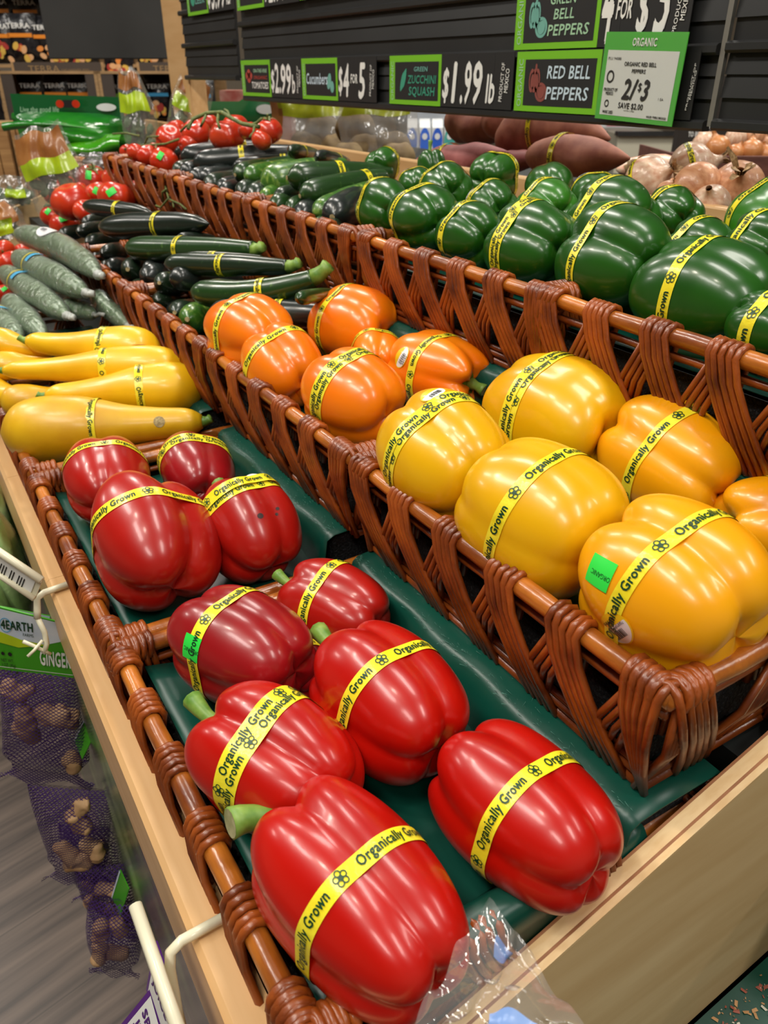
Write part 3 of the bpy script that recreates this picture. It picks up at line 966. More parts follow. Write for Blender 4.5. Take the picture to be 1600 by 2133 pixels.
GO = 'orange bell peppers in the middle row'
ZO = .914
pepper(524, 700, 172, 'orange', 'orange pepper at the far left corner of the orange basket, against the zucchini', ZO, group=GO, hr=2.1, yaw=-14, n=4, seed=61, taper=.03, ga=.22, ph=.9, band=.1, lob=.08)
pepper(592, 762, 160, 'orange', 'squat orange pepper with a bulging end at the wicker rim, second from the left', ZO, group=GO, hr=2.0, yaw=-5, elev=18, n=3, seed=62, taper=.0, ga=.25, ph=.3, band=.2, lob=.09)
pepper(740, 682, 168, 'orange', 'orange pepper at the back against the dark zucchini and the upper wicker', ZO, group=GO, hr=2.15, yaw=-15, n=4, seed=63, taper=.0, ga=.2, ph=.6, band=.3)
pepper(738, 830, 196, 'orange', 'largest orange pepper at the near corner of its basket, with two crossing bands', ZO, group=GO, hr=2.1, yaw=-14, elev=8, n=4, seed=64, taper=.03, ga=.16, ph=.8, band=.08, double=True)
pepper(918, 775, 170, 'orange', 'orange pepper with an oval label on top, its stem pointing to the viewer', ZO, group=GO, hr=2.6, yaw=-8, n=4, seed=65, taper=-.12, ga=.15, ph=.4, band=.0, flip=True, sticker=[(.0, -.021, .0135, .010, 2.8, 'num2')])
pepper(785, 745, 118, 'orange', 'small orange pepper half hidden in the middle of the orange basket', ZO + .008, group=GO, hr=2.2, yaw=30, n=4, seed=66, ga=.2, band=.2)
pepper(655, 800, 92, 'orange', 'orange pepper almost hidden between the squat one and the largest one', ZO, group=GO, hr=2.2, yaw=-70, n=4, seed=67, ga=.2, band=.9)
pepper(866, 722, 84, 'orange', 'orange pepper at the back of which little but a standing stem shows', ZO, group=GO, hr=2.1, yaw=10, elev=60, n=4, seed=68, ga=.2, band=.2, stem='long')

GG = 'green bell peppers in the top row'
for (px, py, W, v, lab, kw) in (
    (1474, 630, 266, .622, 'largest green pepper in the right hand basket, flower mark on its band', dict(hr=2.09, yaw=-6, n=4, seed=71, ph=.9, ga=0.20, lob=.05, taper=.06, phase=.03)),
    (1285, 545, 228, .622, 'big lobed green pepper at the corner where the two green pepper baskets meet', dict(hr=1.99, yaw=5, n=3, seed=72, ph=.4, ga=0.32, skin='green')),
    (1112, 514, 180, .618, 'green pepper with two overlapping bands at the front of the left green basket', dict(hr=2.09, yaw=2, n=4, seed=73, ph=.2, ga=0.24, double=True)),
    (985, 495, 142, .614, 'green pepper with a small label at the rim, third from the zucchini', dict(hr=1.99, yaw=8, n=4, seed=74, ph=.6, ga=0.28, sticker=[(-.9, -.004, .0085, .0065, 1.4, 'num')])),
    (888, 458, 146, .612, 'green pepper second from the zucchini at the rim', dict(hr=2.04, yaw=10, n=4, seed=75, ph=.8, ga=0.25, sticker=[(-1.0, -.014, .008, .006, 1.2, 'num')])),
    (802, 438, 122, .612, 'green pepper next to the black zucchini at the rim', dict(hr=2.18, yaw=15, n=3, seed=76, ph=.1, ga=0.28)),
    (1612, 690, 165, .600, 'green pepper cut off at the right edge, by the rim', dict(hr=1.99, yaw=0, n=4, seed=77, ph=.5, ga=0.28)),
    (932, 396, 112, .700, 'green pepper in the second row behind the two nearest the zucchini', dict(hr=2.09, yaw=25, n=4, seed=78, ga=0.24)),
    (1026, 432, 108, .700, 'green pepper in the second row with a round yellow label on top', dict(hr=1.99, yaw=20, n=4, seed=79, ga=0.28, sticker=[(.15, .018, .011, .0075, .2, 'oval')])),
    (1140, 437, 120, .702, 'bright green pepper in the second row behind the one with two bands', dict(hr=2.09, yaw=15, n=4, seed=80, ga=0.22, skin='green2')),
    (1280, 460, 176, .705, 'wide green pepper in the second row behind the big lobed corner one', dict(hr=1.99, yaw=10, n=4, seed=81, ga=0.31)),
    (1398, 450, 124, .775, 'green pepper in front of the brown onions', dict(hr=2.09, yaw=25, n=4, seed=82, ga=0.28)),
    (1462, 528, 148, .700, 'green pepper resting behind the largest green one', dict(hr=1.99, yaw=20, n=4, seed=83, ga=0.24)),
    (1588, 508, 130, .690, 'dark green pepper low at the right edge behind the largest one', dict(hr=1.99, yaw=20, n=4, seed=84, ga=0.28)),
    (1612, 464, 178, .775, 'tall bright green pepper at the upper right edge', dict(hr=2.18, yaw=35, n=4, seed=85, ga=0.17, skin='green2')),
    (1025, 374, 110, .790, 'green pepper in the back row below the sweet potatoes', dict(hr=1.99, yaw=60, n=4, seed=86, ga=0.31)),
    (1150, 398, 108, .790, 'green pepper in the back row with its band at the left end', dict(hr=2.18, yaw=35, n=4, seed=87, ga=0.25, band=.5)),
    (1240, 410, 102, .790, 'green pepper in the back row with a round yellow label', dict(hr=2.09, yaw=40, n=4, seed=88, ga=0.25, sticker=[(.1, .014, .011, .0075, .4, 'oval')])),
    (797, 343, 72, .800, 'small dark green pepper by the wooden back rail above the zucchini', dict(hr=2.28, yaw=50, n=3, seed=89, ga=0.28)),
    (900, 348, 62, .800, 'little green pepper with a standing stem near the reddish sweet potato', dict(hr=1.90, yaw=10, elev=65, n=4, seed=90, ga=0.28, stem='long', tape=False)),
    (868, 392, 82, .690, 'green pepper with an oval label wedged behind the one next to the black zucchini', dict(hr=1.99, yaw=30, n=4, seed=91, ga=0.28, sticker=[(.0, .010, .010, .006, .3, 'oval')])),
):
    kw = dict(kw); sk = kw.pop('skin', 'green')
    kw.setdefault('band', .12)
    pepper(px, py, W, sk, lab, v=v, group=GG, **kw)
# ------------------------------------------------------------------ long vegetables: one sweep with a radius profile
def zmat(n, a, b, sp=150, c='6f8f3a', lo=.62, hi=.78):
    return mat(n, S(a), .3, S(b), sp, (1, 1, .45), 3, lo, hi, coat=.35, bump=.05, bscale=60, coatr=.12)


M['zuc'] = zmat('zucchini_skin', '1d3d16', '4c7030', 130)
M['zucb'] = zmat('bright_zucchini_skin', '37661c', '8aa648', 110, lo=.5, hi=.75)
M['zucd'] = zmat('dark_zucchini_skin', '1b2c1c', '33472b', 140)
M['zuck'] = zmat('blackish_zucchini_skin', '1d2422', '2f3a33', 140)
M['cuke'] = zmat('dark_cucumber_skin', '141f17', '22311f', 100)
M['squash'] = mat('yellow_squash_skin', S('e0a506'), .4, S('efc010'), 12, (1, 1, 1), 4, .3, .65, coat=.3, sss=.06, bump=.08, bscale=70, coatr=.15)
M['squash2'] = mat('mottled_yellow_squash_skin', S('cf9a08'), .42, S('dfb012'), 25, (1, 1, 1), 5, .3, .65, coat=.25, sss=.06, bump=.1, bscale=80, coatr=.2)
M['scar'] = mat('pale_scar', S('b9a878'), .7, S('8f7d52'), 300)
M['wcuke'] = zmat('wrapped_cucumber_skin', '557a45', '8ea878', 60)
M['wrap'] = film('shrink_wrap', (.93, .97, .93), clear=.9, rough=.13, bump=1., bscale=75, frost=.12, bdist=.014)
M['knot'] = mat('gathered_wrap_end', S('d8dcd8'), .3, S('aeb5ae'), 120, coat=.4, alpha=.85)
M['blue'] = mat('blue_print', S('4aa3cf'), .35)
M['yprint'] = mat('yellow_print', S('c9b63c'), .4)


class Sweep:
    def __init__(s, pts, prof, r, n=26):
        """pts: control polyline; prof: list of (t, radius factor)"""
        P = np.array(pts, float)
        t0 = np.linspace(0, 1, len(P)); t = np.linspace(0, 1, n)
        if len(P) == 2: s.C = P[0] + (P[1] - P[0]) * t[:, None]
        else:
            co = np.stack([np.polyfit(t0, P[:, i], min(3, len(P) - 1)) for i in range(3)], 1)
            s.C = sum(co[k] * (t[:, None] ** (len(co) - 1 - k)) for k in range(len(co)))
        a, b = zip(*prof)
        s.t = t; s.r = np.interp(t, a, b) * r
        k = np.array([.25, .5, .25]); q = s.r.copy(); q[1:-1] = np.convolve(s.r, k, 'valid'); s.r = q
        s.T = np.gradient(s.C, axis=0); s.T /= np.linalg.norm(s.T, axis=1)[:, None]
        N = np.array([0, 0, 1.]); Ns = []
        for T in s.T:
            N = N - T * (N @ T)
            if np.linalg.norm(N) < 1e-3: N = np.array([1., 0, 0]) - T * T[0]
            N /= np.linalg.norm(N); Ns.append(N)
        s.N = np.array(Ns); s.B = np.cross(s.T, s.N)

    def at(s, t, th, off=0., h=0.):
        f = lambda A: np.stack([np.interp(t, s.t, A[:, i]) for i in range(3)], -1)
        r = np.interp(t, s.t, s.r) + off
        return f(s.C) + f(s.T) * np.asarray(h)[..., None] + (f(s.N) * np.cos(th)[..., None] + f(s.B) * np.sin(th)[..., None]) * np.asarray(r)[..., None]

    def body(s, lobes=0, la=0., nt=30, nth=20, wob=0., seed=0):
        t = .5 - .5 * np.cos(np.linspace(0, math.pi, nt)) * .9999
        t = np.linspace(0, 1, nt) * .4 + t * .6
        th = np.linspace(0, 2 * math.pi, nth, endpoint=False)
        rs = np.random.RandomState(seed); a = rs.rand(6) * 6.28
        T, H = np.meshgrid(t, th, indexing='ij')
        off = (la * np.cos(lobes * H) if lobes else 0) + wob * (np.sin(3 * H + 9 * T + a[0]) + np.sin(2 * H - 13 * T + a[1]) + np.sin(17 * T + a[2] + H)) * np.sin(math.pi * T)
        return s.at(T, H, off * np.interp(T, s.t, s.r))

    def ring(s, t, hw, off, n=40):
        th = math.pi + np.linspace(0, 2 * math.pi, n, endpoint=False); T = np.full(n, t)
        return s.at(T, th, off, np.full(n, -hw)), s.at(T, th, off, np.full(n, hw))


ZP = [(0, .06), (.015, .42), (.045, .72), (.10, .92), (.2, 1), (.55, .98), (.8, .84), (.93, .72), (1., .62)]
CPF = [(0, .05), (.02, .35), (.07, .66), (.16, .9), (.3, 1), (.6, 1), (.8, .86), (.92, .6), (.98, .3), (1., .05)]
SQ = [(0, .06), (.015, .40), (.06, .72), (.14, .94), (.26, 1), (.42, .92), (.62, .62), (.8, .47), (.94, .42), (.985, .36), (1, .2)]


def long_veg(name, cat, label, pts, r, prof, skin, group, band=None, stem=None, scar=False, seed=0, lobes=0, la=0., text=True, wob=.01, nt=30, revtext=False):
    pts = [np.array(p) for p in pts]
    c = sum(pts) / len(pts)
    t = thing(name, label, cat, c, None, group)
    sw = Sweep([p - c for p in pts], prof, r)
    m = MB().grid(sw.body(lobes, la, nt=nt, wob=wob, seed=seed), wrap=True)
    n_ = 20; k = len(m.v)
    m.f += [tuple(range(n_))[::-1], tuple(range(k - n_, k))]; m.mi += [0, 0]
    m.build('flesh', M[skin], t, True)
    if stem:
        L, rr_ = stem
        e = sw.C[-1]; d = sw.T[-1]
        up = np.array([0, 0, 1.])
        p = [e - d * .004, e + d * L * .4 + up * L * .05, e + d * L * .75 + up * L * .18, e + d * L + up * L * .35]
        m = MB().tube(p, [sw.r[-1] * 1.02, sw.r[-1] * .72 * rr_, sw.r[-1] * .62 * rr_, sw.r[-1] * .7 * rr_], 7)
        m.build('stem', M['stem'], t, True)
    if scar:
        MB().disc(sw.C[0] - sw.T[0] * .0006, -sw.T[0], r * .16, 10).build('blossom_scar', M['scar'], t)
    if band is not None:
        lo, up = sw.ring(band, .0056, .0007 + max(0, wob - .012) * r * 2.2)
        mb, mt = MB(), MB()
        if revtext: lo, up = lo[::-1], up[::-1]
        band_on(mb, mt if text else None, lo, up, random.Random(seed).uniform(0, .08))
        o = mb.build('tape_band', M['tape'], t, True)
        if text: mt.build('lettering', M['tape_ink'], o)
    return t, sw


# top row zucchini: front tip pixel, far end pixel, radius in pixels, skin, band, label
GZ = 'zucchini heaped in the top row basket'
def zuc_up(tip, end, rp, skin, label, v0=.585, L=.175, band=None, stem=None, scar=False, seed=0, sag=0.):
    if seed >= 13: v0 = .568 + (v0 - .565) * .5
    if 13 <= seed <= 25: tip, end, rp = (tip[0], tip[1] - 10), (end[0] + 20, end[1] - 12), rp * 1.15
    a = at_v(*tip, v0); b_ = at_v(*end, v0 + L)
    r = rp * (1.18 if skin in ('zuck', 'zucd') else 1.06) * depth(a) / FPX
    mid_ = (a + b_) / 2 + np.array([0, 0, sag])
    return long_veg('zucchini', 'zucchini', label, [a, mid_, b_], r, ZP, skin, GZ, band, stem, scar, seed)


zuc_up((598, 370), (812, 364), 29, 'zuc', 'topmost long zucchini with a pale tip and a lettered yellow band, pointing at the viewer', .60, .20, .47, None, True, 1)
zuc_up((543, 384), (720, 352), 34, 'zucb', 'fat bright green zucchini just left of the topmost long one', .60, .17, .8, None, False, 2)
zuc_up((625, 408), (800, 370), 27, 'zuc', 'green zucchini right of the topmost one, its band at the far end', .590, .18, .75, None, True, 3)
zuc_up((656, 445), (785, 390), 25, 'zucb', 'light speckled green zucchini between the green one and the black one', .578, .16, None, None, False, 4)
zuc_up((692, 452), (765, 404), 31, 'zuck', 'blackish zucchini at the rim right next to the green peppers', .582, 0.15, None, None, True, 5)
zuc_up((541, 352), (665, 334), 18, 'zuc', 'slim glossy zucchini on top at the back, behind the fat bright green one', .66, .16, .75, None, False, 6)
zuc_up((512, 368), (628, 345), 21, 'zucb', 'bright green zucchini left of the fat bright one', .60, .16, None, None, False, 7)
zuc_up((490, 364), (600, 340), 21, 'zuc', 'zucchini with a tan tip at the left end of the glossy ones', .60, .15, None, None, True, 8)
zuc_up((484, 346), (676, 334), 15, 'zuck', 'blackish zucchini with a band lying behind the glossy ones', .66, .18, .55, None, False, 9)
zuc_up((362, 318), (549, 300), 15, 'zuck', 'black zucchini highest at the far left, by the vine tomatoes', .64, .20, .5, None, False, 10)
zuc_up((374, 327), (560, 306), 19, 'zuck', 'black zucchini with a band, second from the top at the far left', .62, .20, .72, None, False, 11)
zuc_up((400, 341), (610, 318), 21, 'zuck', 'long black zucchini with a band in the middle of the dark pile', .605, .20, .5, None, False, 12)
zuc_up((361, 368), (450, 352), 15, 'zucd', 'dark zucchini at the far left end of the rim, below the black ones', .60, 0.15, None, None, False, 13)
zuc_up((376, 370), (470, 352), 15, 'zuck', 'dark zucchini second from the left at the rim', .592, 0.15, None, None, False, 14)
zuc_up((394, 384), (490, 364), 16, 'zuck', 'dark zucchini third from the left at the rim', .586, 0.15, None, None, False, 15)
zuc_up((430, 396), (512, 380), 17, 'zucd', 'green black zucchini fourth from the left at the rim', .582, 0.15, None, None, False, 16)
zuc_up((463, 410), (520, 390), 15, 'zuck', 'short dark zucchini tip fifth from the left at the rim', .575, 0.15, None, None, False, 17)
zuc_up((500, 410), (560, 392), 17, 'zucd', 'dark round zucchini tip by the lashed basket corner', .578, 0.15, None, None, False, 18)
zuc_up((526, 421), (580, 398), 21, 'zucd', 'grey green zucchini tip under the fat bright green one', .578, 0.15, None, None, True, 19)
zuc_up((549, 422), (600, 400), 17, 'zucb', 'yellowish green zucchini tip under the fat bright green one', .582, 0.15, None, None, False, 20)
zuc_up((571, 440), (630, 415), 20, 'zuc', 'green zucchini tip at the rim below the topmost long one', .572, 0.15, None, None, False, 21)
zuc_up((604, 445), (650, 420), 17, 'zuc', 'small green zucchini tip at the rim with a pale end', .568, 0.15, None, None, True, 22)
zuc_up((627, 459), (670, 435), 21, 'zuck', 'black zucchini tip low at the rim', .568, 0.15, None, None, False, 23)
zuc_up((661, 478), (700, 455), 14, 'zuc', 'small green zucchini tip lowest at the rim near the peppers', .565, 0.15, None, None, False, 24)
zuc_up((689, 482), (720, 465), 13, 'zucd', 'tiny dark zucchini tip below the blackish one next to the peppers', .565, 0.15, None, None, False, 25)
zuc_up((604, 314), (662, 322), 13, 'zucd', 'grey zucchini with a band by the wooden back rail, left one', .78, 0.15, .35, None, False, 26)
zuc_up((661, 326), (722, 338), 14, 'zuck', 'grey zucchini with a band by the wooden back rail, right one', .78, 0.15, .6, None, False, 27)

zuc_up((455, 392), (560, 372), 17, 'zuck', 'dark zucchini lying in the gap left of the lashed basket corner', .61, .15, None, None, False, 28)
zuc_up((575, 412), (680, 392), 18, 'zucd', 'dark green zucchini filling the gap below the fat bright green one', .60, .15, None, None, False, 29)
zuc_up((415, 372), (540, 352), 17, 'zuck', 'black zucchini between the dark tips and the long banded one', .615, .16, None, None, False, 30)

# middle row zucchini and dark cucumbers
GM = 'zucchini heaped in the middle row basket'
def zuc_mid(tip, end, rp, skin, label, v0=.37, L=.18, band=None, stem=None, scar=False, seed=0, midp=None, name='zucchini', prof=ZP):
    L = min(L, .13 if v0 < .45 else .09); v0 = .348 + (v0 - .36) * .45
    if seed in (35, 36, 37, 38, 39, 40, 41, 43): tip, end, rp = (tip[0], tip[1] - 9), (end[0] + 25, end[1] - 10), rp * 1.15
    a = at_v(*tip, v0); b_ = at_v(*end, v0 + L)
    pts = [a, (a + b_) / 2, b_] if midp is None else [a, at_v(*midp, v0 + L * .5), b_]
    r = rp * depth(a) / FPX
    return long_veg(name, name, label, pts, r, prof, skin, GM if name == 'zucchini' else 'dark cucumbers in the far middle row basket', band, stem, scar, seed)


zuc_mid((397, 606), (652, 580), 29, 'zuc', 'green zucchini curving up to its stem on top, nearest to the orange peppers', .395, .20, .58, (.025, 1.2), False, 31, (530, 612))
zuc_mid((354, 578), (500, 590), 26, 'zuck', 'blackish zucchini lying against the left of the curved one', .40, 0.15, None, None, False, 32)
zuc_mid((342, 549), (600, 556), 22, 'zucd', 'long zucchini with a ridged stem behind the curved one', .42, .20, .5, (.02, 1.2), False, 33)
zuc_mid((262, 517), (530, 521), 25, 'zuc', 'long mid green zucchini with a band, behind the dark cluster', .42, .21, .48, (.018, 1.), False, 34)
zuc_mid((266, 570), (330, 575), 25, 'zucd', 'dark grey zucchini tip left of the pile', .40, 0.15, None, None, True, 35)
zuc_mid((304, 584), (370, 590), 25, 'zuck', 'dark zucchini tip left of the blackish one', .395, 0.15, None, None, False, 36)
zuc_mid((332, 598), (400, 610), 23, 'zucd', 'green zucchini tip with a tan end under the blackish one', .39, 0.15, None, None, True, 37)
zuc_mid((328, 636), (390, 640), 22, 'zucd', 'dark green zucchini low by the middle of the rim', .375, 0.15, None, None, False, 38)
zuc_mid((281, 610), (330, 615), 20, 'zucd', 'green zucchini tip low at the lashed corner', .37, 0.15, None, None, False, 39)
zuc_mid((364, 660), (420, 655), 24, 'zucd', 'green zucchini tip low at the rim, second from the orange peppers', .365, 0.15, None, None, True, 40)
zuc_mid((390, 674), (450, 660), 29, 'zucb', 'bright green zucchini tip at the rim next to the orange peppers', .362, 0.15, None, None, True, 41)
zuc_mid((434, 652), (690, 655), 30, 'zuck', 'black zucchini passing behind the orange peppers, with a band', .40, .19, .6, None, True, 42)
zuc_mid((228, 567), (280, 570), 20, 'zuck', 'black zucchini tip behind the rim corner, low in the pile', .39, 0.15, None, None, False, 43)
zuc_mid((381, 537), (545, 541), 14, 'zucd', 'thin dark zucchini with a band, wedged behind the ridged one', .47, .15, .4, None, False, 44)
zuc_mid((620, 622), (690, 610), 16, 'zuc', 'green zucchini end low at the right beside the standing orange pepper', .52, 0.15, None, None, False, 45)
zuc_mid((300, 560), (420, 562), 22, 'zuck', 'dark zucchini filling the middle of the pile behind the dark tips', .43, .13, None, None, False, 46)
zuc_mid((430, 600), (560, 610), 22, 'zucd', 'green zucchini lying under the curved one with the stem', .42, .13, None, None, False, 47)
zuc_mid((350, 650), (470, 640), 24, 'zuck', 'dark zucchini filling the low corner near the orange peppers', .40, .13, None, None, False, 48)
cu = lambda *a, **k: zuc_mid(*a, name='cucumber', prof=CPF, **k)
cu((206, 474), (436, 466), 26, 'cuke', 'big dark cucumber on top with a yellow band and a white sticker', .40, .22, band=.6, seed=51)
cu((172, 428), (320, 446), 17, 'cuke', 'dark cucumber lying across the tomatoes with a curled stem end', .46, .16, band=.55, seed=52)
cu((178, 505), (270, 500), 19, 'cuke', 'dark cucumber with a pale stem tip below the big one', .40, .12, seed=53)
cu((160, 483), (250, 470), 17, 'cuke', 'dark cucumber tip left of the big one', .41, .12, seed=54)
cu((124, 490), (180, 478), 15, 'cuke', 'dark cucumber tip at the far left by the red tomato', .41, .08, seed=55)
cu((212, 528), (290, 520), 20, 'cuke', 'ridged dark cucumber at the near end of the dark cluster', .40, .11, seed=56)
cu((171, 464), (240, 452), 14, 'cuke', 'slim dark cucumber behind the left tips', .46, .10, seed=57)
cu((192, 540), (240, 530), 17, 'cuke', 'dark cucumber tip low beside the wrapped cucumbers', .385, .08, seed=58)
cu((212, 556), (262, 548), 15, 'cuke', 'lowest dark cucumber tip near the end of the rim', .375, .08, seed=59)
cu((368, 494), (452, 498), 12, 'cuke', 'dark cucumber end showing behind the mid green zucchini', .56, .08, seed=60)

# yellow squash
GS = 'yellow squash piled on the front row'
def sq(tip, end, rp, label, z0, z1=None, skin='squash', band=None, seed=0, midp=None, revtext=False, mz=0.):
    a = at_z(*tip, z0); b_ = at_z(*end, z1 if z1 is not None else z0)
    r = 1.2 * rp * depth((a + b_) / 2) / FPX
    mid_ = (a + b_) / 2 if midp is None else at_z(*midp, z0 + mz)
    t, sw = long_veg('yellow_squash', 'squash', label, [a, mid_, b_], r, SQ, skin, GS, band, (.012, 1.), False, seed, 5, .012, True, .006, 34, revtext)
    return t, sw


t, sw = sq((2, 902), (422, 878), 60, 'largest yellow squash lying nearest to the red peppers, brown round scar on its neck', .846, .852, 'squash2', .48, 61)
th = np.linspace(0, 6.283, 14, endpoint=False); rr_ = .0075
tt = np.full(14, .8) + np.cos(th) * rr_ / .27
p = sw.at(tt, 1.05 + np.sin(th) * rr_ / .022, .0005); c_ = sw.at(np.array([.8]), np.array([1.05]), .0008)
MB().add(np.vstack([c_, p]), [(0, 1 + i, 1 + (i + 1) % 14) for i in range(14)]).build('round_scar', M['scar'], t)
sq((428, 806), (96, 826), 48, 'yellow squash with its thick end at the wicker, just behind the largest', .868, .868, 'squash', .40, 62, revtext=True)
t, sw = sq((392, 762), (8, 772), 38, 'yellow squash with a red onion shaped sticker near its thick end', .892, .890, 'squash', .44, 63, revtext=True)
sq((338, 730), (56, 710), 42, 'yellow squash uppermost at the back of the pile, stem to the left', .905, .915, 'squash', .42, 64, midp=(200, 726), revtext=True)
sq((-40, 712), (110, 735), 30, 'yellow squash cut off at the left edge, upper one', .905, .89, 'squash', None, 65)
sq((-30, 765), (120, 757), 26, 'yellow squash cut off at the left edge behind the stickered one', .88, .88, 'squash', None, 66)
sq((2, 842), (160, 820), 30, 'yellow squash with its speckled end at the left, under the others', .85, .86, 'squash2', None, 67)
sq((-60, 815), (60, 830), 34, 'yellow squash at the very left edge, lowest of the pile', .845, .85, 'squash', None, 68)
# red sticker on the third squash
mp_ = MB(); n_ = 18; T0, TH = .27, .65
L_ = float(np.linalg.norm(sw.C[-1] - sw.C[0])); R_ = float(sw.r.max())
def sqwrap(q, off):
    q = np.array(q); return sw.at(T0 - q[:, 0] / L_, TH + q[:, 1] / R_, off)
q = [(0, 0)] + [(.014 * math.cos(6.283 * i / n_) , .011 * math.sin(6.283 * i / n_)) for i in range(n_)]
mp_.add(sqwrap(q, .0006), [(0, 1 + (i + 1) % n_, 1 + i) for i in range(n_)])
q = [(-.012, .003), (-.020, .010), (-.024, .012), (-.021, .006), (-.026, .003), (-.020, .001), (-.022, -.004), (-.012, -.002)]
mp_.add(sqwrap(q, .0006), [tuple(range(8))[::-1]])
M['redlabel'] = mat('red_sticker_paper', S('c4222a'), .35, coat=.3)
o = mp_.build('red_sticker', M['redlabel'], t)
mq = MB(); q = MB(); text2d(q, 'organic', 0, .001, .003, .018, z=0, anchor='c', bold=.02); text2d(q, 'squash', 0, -.005, .003, .014, z=0, anchor='c', bold=.02)
mq.add(sqwrap([(a, b_) for a, b_, _ in q.v], .0009), [f[::-1] for f in q.f]); mq.build('lettering', M['label_y'], o)

# cucumbers in shrink wrap
GC = 'plastic wrapped cucumbers on the front row'
def wcuke(a, b_, rp, label, za, zb_, midp=None, zm=None, seed=0, printed=True, knot=True, stick=False):
    A, B_ = at_z(*a, za), at_z(*b_, zb_)
    r = rp * depth((A + B_) / 2) / FPX
    pts = [A, (A + B_) / 2 if midp is None else at_z(*midp, zm), B_]
    t, sw = long_veg('wrapped_cucumber', 'cucumber', label, pts, r, CPF, 'wcuke', GC, None, None, False, seed, 0, 0, False, .02)
    P = sw.body(0, 0, nt=34, nth=22, wob=.035, seed=seed)
    c_ = np.stack([np.interp(np.linspace(0, 1, 34), sw.t, sw.C[:, i]) for i in range(3)], 1)
    d = P - P.mean(1, keepdims=True); P = P + d / (np.linalg.norm(d, axis=2, keepdims=True) + 1e-9) * .0016
    MB().grid(P, wrap=True).build('plastic_wrap', M['wrap'], t, True)
    if knot:
        e = sw.C[-1]; d = sw.T[-1]; m = MB(); rk = random.Random(seed)
        p = [e - d * .006, e + d * .004, e + d * .010 + np.array([.002, 0, .003]), e + d * .017 + np.array([rk.uniform(-.004, .006), 0, rk.uniform(-.002, .006)]), e + d * .022 + np.array([.004, .0, .004])]
        m.tube(p, [r * .38, r * .2, r * .26, r * .2, r * .24], 8); m.build('gathered_end', M['knot'], t, True)
    if printed:
        lo, up = sw.ring(.33, .0022, .0026, 30); m = MB(); m.grid(np.stack([lo, up], 0), wrap=True); m.build('yellow_print', M['yprint'], t, True)
        th = np.linspace(-.9, .9, 10); T = np.full(10, .36)
        m = MB(); m.grid(np.stack([sw.at(T, th, .0027, np.full(10, -.001)), sw.at(T, th, .0027, np.full(10, .012))], 0)); m.build('blue_print', M['blue'], t, True)
    if stick:
        th = np.linspace(0, 6.283, 20, endpoint=False); q = sw.at(.40 + .07 * np.cos(th), .15 + .75 * np.sin(th), .003)
        m = MB().add(np.vstack([sw.at(np.array([.40]), np.array([.15]), .0035), q]), [(0, 1 + i, 1 + (i + 1) % 20) for i in range(20)])
        o = m.build('white_label', M['label_w'], t, True)
        m = MB()
        for k in range(9):
            h = .36 + k * .006
            m.add(sw.at(np.array([h, h + .003, h + .003, h]), np.array([0, 0, .3, .3]) + .1, .0042), [(0, 1, 2, 3)])
        m.build('barcode', M['ink'], o)
    return t


wcuke((30, 486), (206, 574), 27, 'wrapped cucumber on top of the pile with a white barcode label, slightly bent', .972, .968, (125, 515), .972, 71, False, True, True)
wcuke((30, 532), (182, 612), 27, 'wrapped cucumber second from the top with a bright blue print', .942, .938, None, None, 72)
wcuke((4, 562), (142, 660), 26, 'wrapped cucumber third from the top with a dull silvery skin', .915, .905, None, None, 73)
wcuke((14, 622), (92, 700), 24, 'wrapped cucumber leaning down at the left beside the silvery one', .89, .88, None, None, 74, False, False)
wcuke((-20, 640), (42, 706), 22, 'wrapped cucumber cut off at the left edge of the photo', .88, .875, None, None, 75, True, False)
wcuke((130, 632), (198, 656), 18, 'dark wrapped cucumber with a white knot beneath the blue printed one', .90, .895, None, None, 76, False, True)
wcuke((196, 612), (268, 680), 21, 'dark wrapped cucumber at the right of the pile by the wicker', .915, .885, None, None, 77, False, True)
wcuke((104, 540), (150, 572), 13, 'small end of a wrapped cucumber under the top one', .94, .935, None, None, 78, False, True)
# ------------------------------------------------------------------ tomatoes
M['tom'] = mat('tomato_skin', S('c0260d'), .28, S('d5461f'), 14, (1, 1, 1), 2, .35, .75, coat=.35, sss=.06, coatr=.1)
M['vine'] = mat('tomato_vine', S('4d5a2c'), .6, S('76803f'), 90)


